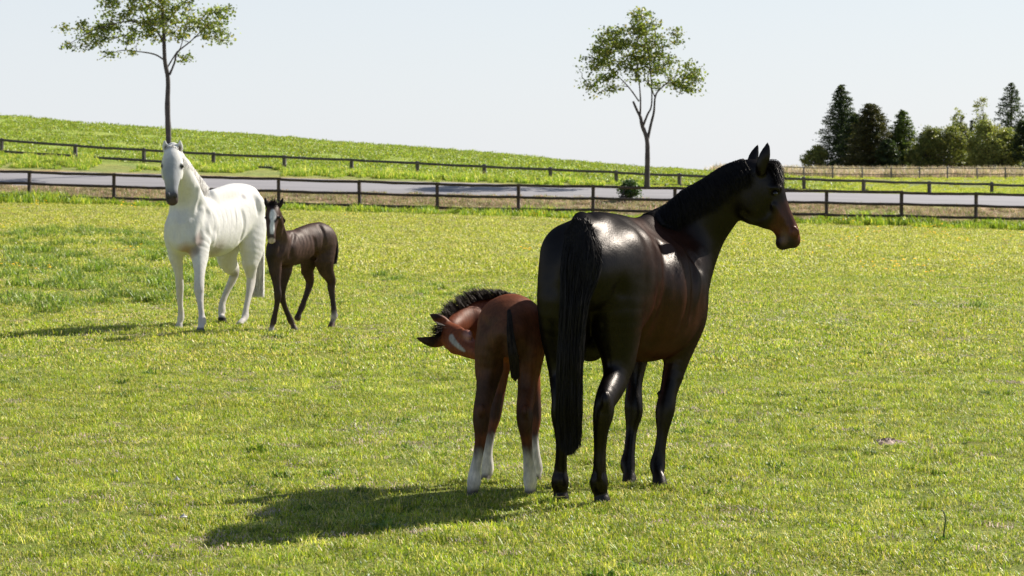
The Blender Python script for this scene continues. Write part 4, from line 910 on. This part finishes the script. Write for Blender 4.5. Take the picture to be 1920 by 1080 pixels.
def leaf_quads(c, size, cols, r, flatten=.0, asp=.55):
    n = len(c); a = r.normal(size=(n, 3)); a[:, 2] *= 1 - flatten; a /= np.linalg.norm(a, axis=1)[:, None]
    b = np.cross(a, r.normal(size=(n, 3))); b /= np.linalg.norm(b, axis=1)[:, None]; s = size * r.uniform(.6, 1.3, (n, 1))
    V = np.stack([c - a * s * .5, c + b * s * asp * .5, c + a * s * .5, c - b * s * asp * .5], 1).reshape(-1, 3)
    ci = r.choice(len(cols), n, p=np.array([q[1] for q in cols]) / sum(q[1] for q in cols)); C = np.array([q[0] for q in cols])[ci] * r.uniform(.75, 1.25, (n, 1))
    return V, np.arange(4 * n).reshape(-1, 4), np.repeat(C, 4, 0)
def wiggle(a, b, n, amp, r, sag=0):
    t = np.linspace(0, 1, n)[:, None]; p = a * (1 - t) + b * t; L = np.linalg.norm(b - a)
    off = np.cumsum(r.normal(0, amp * L / n, (n, 3)), 0); off -= off[-1] * t; p = p + off * np.sin(t * math.pi) ** .5; p[:, 2] += -sag * L * np.sin(t[:, 0] * math.pi); return p
def broadleaf(d, limbs, blobs, nclump, label, seed, cols, leaf=.15, per=26, group=None, droop=0, trunk_r=.1):
    """limbs: list of polylines in (px,py,depth offset) with start/end radius; blobs: crown volumes (px,py,doff,rx,ry,rd)"""
    r = np.random.default_rng(seed); W = MB(); Lf = MB(); nodes = []
    base = P(*limbs[0][0][0][:2], d); base[2] = float(terrain(base[0], d)); root = empty('broadleaf_tree', base, label, 'tree', group)
    for pl, r0, r1 in limbs:
        c = np.array([P(q[0], q[1], d + q[2]) for q in pl])[None]; p = spline_paths(c, 5 * len(pl))[0]
        if pl is limbs[0][0]: p[0, 2] = base[2] - .2
        V, Q = tube(p, r0, r1, 8, .12, r, .35 if pl is limbs[0][0] else 0); W.add(V, Q)
        k = len(p) // 2 if pl is limbs[0][0] else 2
        nodes += [(q, r1 + (r0 - r1) * .3) for q in p[k:]]
    NP = np.array([q[0] for q in nodes]); w = np.array([b[3] * b[4] for b in blobs], float); w /= w.sum()
    cl = []
    while len(cl) < nclump:
        b = blobs[r.choice(len(blobs), p=w)]; v = r.normal(size=3); v /= np.linalg.norm(v); v *= r.random() ** .42
        cl.append(P(b[0] + v[0] * b[3], b[1] + v[1] * b[4], d + b[2] + v[2] * b[5]))
    cl = np.array(cl); order = np.argsort(np.linalg.norm(cl - NP.mean(0), axis=1)); C = []
    for i in order:
        c = cl[i]; dd = np.linalg.norm(NP - c, axis=1) + np.maximum(0, NP[:, 2] - c[2]) * .8; j = dd.argmin()
        p = wiggle(NP[j], c, 6, .35, r, -.05); V, Q = tube(p, .016 + .006 * min(dd[j], 2), .004, 4); W.add(V, Q)
        NP = np.concatenate([NP, p[2:]])
        m = r.poisson(per * r.uniform(.4, 1.6)); sp = r.uniform(.1, .27)
        q = c + np.clip(r.normal(size=(m, 3)), -1.9, 1.9) * [sp, sp, sp * .55]; k = r.integers(0, len(p), m // 3); q2 = p[k] + r.normal(size=(m // 3, 3)) * .09
        C.append(q); C.append(q2)
    C = np.concatenate(C); V, Q, K = leaf_quads(C, leaf, cols, r, .2, .7)
    Lf.add(V, Q, K); W.build('trunk', M['bark'], root, True); Lf.build('crown', M['leaf'], root); return root
LC = [((.10, .15, .03), .45), ((.16, .2, .035), .25), ((.05, .085, .02), .2), ((.22, .22, .05), .1)]
LC2 = [((.105, .145, .035), .42), ((.17, .21, .05), .3), ((.05, .08, .022), .16), ((.22, .2, .05), .12)]
broadleaf(112, [([(315, 300, 0), (316, 262, 0), (314, 200, 0), (315, 150, 0), (309, 112, 0), (307, 60, 0), (304, 0, .0), (303, -60, .1), (300, -130, 0)], .14, .03),
                ([(318, 140, 0), (327, 118, -.2), (333, 98, -.3), (360, 75, -.8), (395, 40, -1.0)], .05, .015),
                ([(314, 126, 0), (330, 100, .3), (340, 85, .5), (352, 30, .9)], .035, .012),
                ([(307, 112, 0), (290, 102, .2), (262, 97, .3), (225, 95, .2), (185, 112, .1)], .04, .01),
                ([(307, 80, 0), (285, 50, -.4), (240, 40, -.7), (180, 55, -.9), (125, 85, -.8)], .045, .01),
                ([(305, 50, 0), (340, 10, .5), (380, -30, .8)], .04, .012), ([(304, 20, 0), (260, -20, .5), (215, -60, .9)], .04, .012)],
          [(190, 62, 0, 60, 32, 1.2), (150, 75, 0, 42, 16, .8), (128, 84, 0, 22, 7, .4), (120, 54, 0, 16, 8, .4), (190, 116, 0, 14, 5, .3), (235, 40, .3, 60, 42, 1.6), (290, 40, -.2, 55, 45, 2), (350, 45, .1, 58, 45, 1.6), (400, 60, 0, 36, 36, 1), (405, 25, 0, 36, 16, 1), (250, -30, 0, 75, 60, 2), (330, -40, 0, 75, 60, 2), (295, -120, 0, 60, 50, 1.6),
           (222, 100, .1, 34, 10, .6), (345, 115, 0, 7, 14, .3)],
          360, 'slender broadleaf tree behind the white mare, its crown cut by the top of the picture', 31, LC2 + [], .13, 24)
broadleaf(113.5, [([(1213, 345, 0), (1214, 300, 0), (1213, 262, 0), (1204, 235, 0), (1201, 220, 0), (1195, 208, .1), (1187, 190, .1)], .12, .045),
                  ([(1213, 268, 0), (1220, 235, .1), (1226, 210, .1), (1229, 180, 0), (1240, 165, .2), (1270, 140, .4)], .065, .02),
                  ([(1205, 238, 0), (1214, 215, -.1), (1221, 200, -.1), (1222, 170, .1), (1218, 120, 0), (1210, 60, 0)], .05, .015),
                  ([(1200, 220, 0), (1201, 190, .1), (1198, 150, .1), (1190, 80, 0)], .045, .015),
                  ([(1198, 190, 0), (1180, 165, .2), (1155, 140, .4), (1120, 115, .5)], .035, .012),
                  ([(1228, 182, 0), (1215, 140, .3), (1240, 90, .5)], .03, .012)],
          [(1130, 120, 0, 40, 45, 1.2), (1100, 112, 0, 26, 22, .8), (1160, 90, 0, 55, 60, 1.6), (1200, 60, 0, 42, 46, 1.3), (1210, 120, .2, 50, 50, 1.6), (1268, 140, 0, 48, 34, 1.2), (1300, 150, 0, 26, 30, .8), (1265, 65, 0, 18, 20, .6), (1232, 90, 0, 38, 40, 1.2),
           (1140, 165, 0, 40, 16, .8), (1095, 155, 0, 20, 14, .6), (1198, 28, 0, 14, 20, .5)],
          235, 'small broadleaf tree with forked trunk, standing alone between the two fences', 33, LC2, .125, 26)

def conifer(px, ytop, ybase, halfw, d, label, seed, cols, shape=1.0, dens=1.0, gap=0.0, mat=None, curve=.9, droop=.25, leafs=.22):
    r = np.random.default_rng(seed); b = P(px, ybase, d); b[2] = float(terrain(b[0], d)) - .1; hgt = (H - (ytop - YH) * d / F) - b[2]; R = halfw * d / F
    root = empty('conifer_tree', b, label, 'tree'); W = MB(); Lf = MB(); C = []
    V, Q = tube(np.array([b + [0, 0, hgt * t] for t in np.linspace(0, .99, 9)]), .09 + hgt * .012, .02, 7); W.add(V, Q)
    nb = int(hgt * 16 * dens); 
    for i in range(nb):
        t = (i + r.random()) / nb * .97 + .02; rad = R * (1 - t) ** curve * shape * r.uniform(.72, 1.12) + .06
        if t < .06: rad *= .8
        az = i * 2.399 + r.normal(0, .3); a = b + [0, 0, hgt * t]; e = a + np.array([math.cos(az) * rad, math.sin(az) * rad, rad * (.15 - droop * (1 - t)) + r.normal(0, .05)])
        p = wiggle(a, e, 5, .12, r, .06); V, Q = tube(p, .03, .006, 3); W.add(V, Q)
        m = int((10 + 34 * rad) * dens * 1.5); f = r.random(m) ** .6; pts = a + (e - a) * f[:, None]; sp = .06 + .13 * rad * (1 - f * .6)
        pts = pts + r.normal(size=(m, 3)) * np.stack([sp, sp, sp * .5], 1); C.append(pts)
    V, Q, K = leaf_quads(np.concatenate(C), leafs, cols, r, .3, .5); Lf.add(V, Q, K)
    W.build('trunk', M['bark'], root, True); Lf.build('crown', mat or M['leaf'], root); return root
def bush(blobs, ybase, d, label, seed, cols, n=260, per=52, leaf=.16, name='bush', cat='bush', stems=4, inner=.45):
    """blobs: (px,py,rx,ry) in photo pixels, rd = rx; foliage on limbs from a few stems"""
    r = np.random.default_rng(seed); px = np.mean([b[0] for b in blobs])
    if len(blobs) > 1: blobs = list(blobs) + [(b[0] + math.cos(a) * b[2] * .85, b[1] + math.sin(a) * b[3] * .85, b[2] * q, b[3] * q) for b in blobs for a, q in [(r.uniform(2.9, 6.5), r.uniform(.25, .5)) for _ in range(6)]]
    b0 = P(px, ybase, d); b0[2] = float(terrain(b0[0], d)) - .05
    root = empty(name, b0, label, cat); W = MB(); Lf = MB(); C = []; w = np.array([b[2] * b[3] for b in blobs], float); w /= w.sum()
    st = [b0 + np.array([r.normal(0, .15 + .02 * abs(blobs[0][2])), r.normal(0, .2), 0]) for _ in range(stems)]
    for i in range(n):
        b = blobs[r.choice(len(blobs), p=w)]; v = r.normal(size=3); v /= np.linalg.norm(v); v *= inner + (1 - inner) * r.random() ** .5; v *= r.uniform(.85, 1.1)
        c = P(b[0] + v[0] * b[2], b[1] + v[1] * b[3], d) + [0, v[2] * b[2] * d / F, 0]; c[2] = max(c[2], b0[2] + .1)
        s = st[r.integers(stems)]
        if i % 3 == 0: V, Q = tube(wiggle(s, c, 6, .2, r, -.08), .03 + .01 * blobs[0][2] * d / F, .008, 4); W.add(V, Q)
        m = r.poisson(per); sp = r.uniform(.14, .34) * max(.5, min(1.2, b[2] * d / F)); C.append(c + r.normal(size=(m, 3)) * [sp, sp, sp * .6])
    V, Q, K = leaf_quads(np.concatenate(C), leaf, cols, r, .2, .7); Lf.add(V, Q, K)
    W.build('trunk' if cat == 'tree' else 'stems', M['bark'], root, True); Lf.build('crown' if cat == 'tree' else 'foliage', M['leaf'], root); return root
DK = [((.022, .036, .018), .6), ((.035, .055, .024), .3), ((.06, .08, .035), .1)]
DB = [((.035, .04, .016), .5), ((.055, .052, .02), .35), ((.025, .035, .014), .15)]
MG = [((.07, .105, .035), .5), ((.10, .135, .04), .3), ((.045, .07, .025), .2)]
LG = [((.18, .21, .075), .45), ((.26, .27, .11), .3), ((.10, .13, .05), .25)]
DG = [((.12, .15, .05), .5), ((.19, .20, .07), .3), ((.055, .075, .03), .2)]
conifer(1577, 158, 326, 56, 272, 'tallest dark spruce at the left of the tree line, with a ragged pointed top', 51, DK, 1.05, 1.5, curve=.7, leafs=.17)
conifer(1603, 214, 326, 44, 268, 'dense blackish conifer squeezed between the tall spruce and the brownish conifer', 52, DK, 1.0, 1.6, curve=.5, leafs=.17)
conifer(1633, 194, 326, 56, 264, 'broad brownish dark conifer with a blunt tip right of the tall spruce', 53, DB, 1.0, 1.8, curve=.5, droop=.05, leafs=.17)
conifer(1692, 207, 326, 50, 266, 'mid green conifer with a thin tip, right of the broad brownish one', 54, MG, 1.0, 1.3, curve=.65)
conifer(1896, 154, 326, 58, 280, 'dark spruce with spreading layered branches rising above the bushes at the far right', 55, DK, 1.05, .8, curve=.72, droop=.1)
conifer(1664, 262, 326, 34, 262, 'low dark conifer filling the gap between the brownish conifer and the mid green one', 57, DK, 1.0, 1.5, curve=.45)
conifer(1822, 224, 326, 12, 284, 'small dark conifer tip showing just above the middle bushes', 56, DK, 1, .8, curve=.7)
bush([(1524, 306, 20, 20), (1535, 290, 14, 18)], 328, 270, 'light green bush at the left end of the tree line', 61, LG, 200, 34)
bush([(1740, 288, 30, 40), (1772, 276, 36, 38), (1722, 300, 20, 28)], 328, 262, 'rounded yellowish green tree between the slim conifer and the middle bushes', 62, DG, 520, 58, name='broadleaf_tree', cat='tree')
bush([(1800, 285, 28, 44), (1820, 295, 24, 34)], 328, 266, 'dense green tree left of the pale broad one', 63, DG, 460, 58, name='broadleaf_tree', cat='tree')
bush([(1855, 275, 36, 42), (1880, 290, 34, 40), (1838, 300, 20, 26)], 328, 260, 'broad pale green tree in front of the right hand spruce', 64, LG, 640, 58, name='broadleaf_tree', cat='tree')
bush([(1930, 275, 28, 52), (1960, 270, 40, 55)], 328, 258, 'dark tree at the right edge of the picture', 65, DK, 500, 50, name='broadleaf_tree', cat='tree')
bush([(1797, 225, 9, 18), (1795, 245, 10, 14)], 328, 274, 'thin wispy tree top above the dense green tree', 66, LG, 60, 16, name='slender_tree', cat='tree', stems=1)
bush([(1841, 208, 12, 24), (1838, 240, 13, 22)], 328, 276, 'tall slender pale birch rising behind the broad pale tree', 67, LG, 90, 16, name='slender_tree', cat='tree', stems=2)
bush([(1182, 359, 7, 7), (1180, 350, 4.5, 8)], 366, 104.6, 'single dark green bush at the roadside behind the near fence', 68, [((.03, .06, .025), .6), ((.055, .095, .03), .4)], 150, 34, .08, stems=4)
for i, (px, w_) in enumerate(((1482, 16), (1462, 14), (1498, 12))):
    bush([(px, 323.5, w_, 4)], 328, 600, ('middle', 'leftmost', 'rightmost')[i] + ' of three low distant hedges on the horizon beside the mare head', 70 + i, MG, 60, 30, .5, name='hedge', cat='hedge')

# ------------------------------------------------------------------ small things in the turf
def pebble(px, py, r, label, seed):
    d = F * H / (py - YH); rs = np.random.default_rng(seed); V = []; Fq = []
    for i in range(1, 5):
        for j in range(8):
            a = math.pi * i / 5; b = 2 * math.pi * j / 8; k = rs.uniform(.75, 1.15); V.append((r * 1.3 * k * math.sin(a) * math.cos(b), r * k * math.sin(a) * math.sin(b), r * .35 * k * math.cos(a) + r * .1))
    Fq = [(i * 8 + j, (i + 1) * 8 + j, (i + 1) * 8 + (j + 1) % 8, i * 8 + (j + 1) % 8) for i in range(3) for j in range(8)]
    V += [(0, 0, r * 1.2), (0, 0, -.2 * r)]; T = [(32, j, (j + 1) % 8) for j in range(8)] + [(33, 24 + (j + 1) % 8, 24 + j) for j in range(8)]
    x = (px - 960) * d / F; o = link('stone', mesh_np('stone', V, [np.array(Fq), np.array(T)], False), M['stone'], None, (x, d, float(terrain(x, d)) + .018)); o.rotation_euler.z = seed
    return tag(o, label, 'stone')
pebble(344, 980, .017, 'small pale stone left of the shadow tip of the dark mare', 1)
pebble(332, 905, .019, 'pale stone in the turf, the farther one left of the big shadow', 2)
pebble(218, 892, .014, 'tiny pale stone near the lower left of the turf', 3)
# molehill
d = F * H / (830 - YH); x0 = (1665 - 960) * d / F; rs = np.random.default_rng(4); V = []; n = 22; m_ = 8
for i in range(m_ + 1):
    for j in range(n):
        a = 2 * math.pi * j / n; k = i / m_; rr = k * (1 + .25 * math.sin(a * 3 + 1)) ; V.append((rr * .12 * math.cos(a), rr * .10 * math.sin(a), .028 * (1 - k ** 2) * rs.uniform(.55, 1.25) - .006 * k))
Fq = [(i * n + j, (i + 1) * n + j, (i + 1) * n + (j + 1) % n, i * n + (j + 1) % n) for i in range(m_) for j in range(n)]
tag(link('molehill', mesh_np('molehill', V, np.array(Fq), False), M['soil'], None, (x0, d, float(terrain(x0, d)) + .004)), 'small patch of bare crumbly brown soil in the turf right of the mare', 'molehill')
# tall stalk lower right
d = F * H / (1018 - YH); x0 = (1768 - 960) * d / F; S_ = MB(); rs = np.random.default_rng(8)
root = empty('weed_stalk', (x0, d, float(terrain(x0, d))), 'single dark weed stalk standing at the lower right', 'weed')
L = np.array(root.location); p = L + np.array([[0, 0, 0], [.006, 0, .05], [.012, 0, .10], [.004, 0, .14], [-.008, 0, .15]]); S_.add(*tube(spline_paths(p[None], 9)[0], .004, .003, 5))
S_.build('stem', flat('weed_stem_green', (.03, .06, .02)), root, True); S_ = MB()
c = L + np.stack([rs.uniform(-.05, .03, 22), rs.normal(0, .025, 22), rs.uniform(.005, .035, 22)], 1); V, Q, K = leaf_quads(c, .045, [((.05, .10, .02), 1.)], rs, .3, .25); S_.add(V, Q, K); S_.build('leaves', M['leaf'], root)
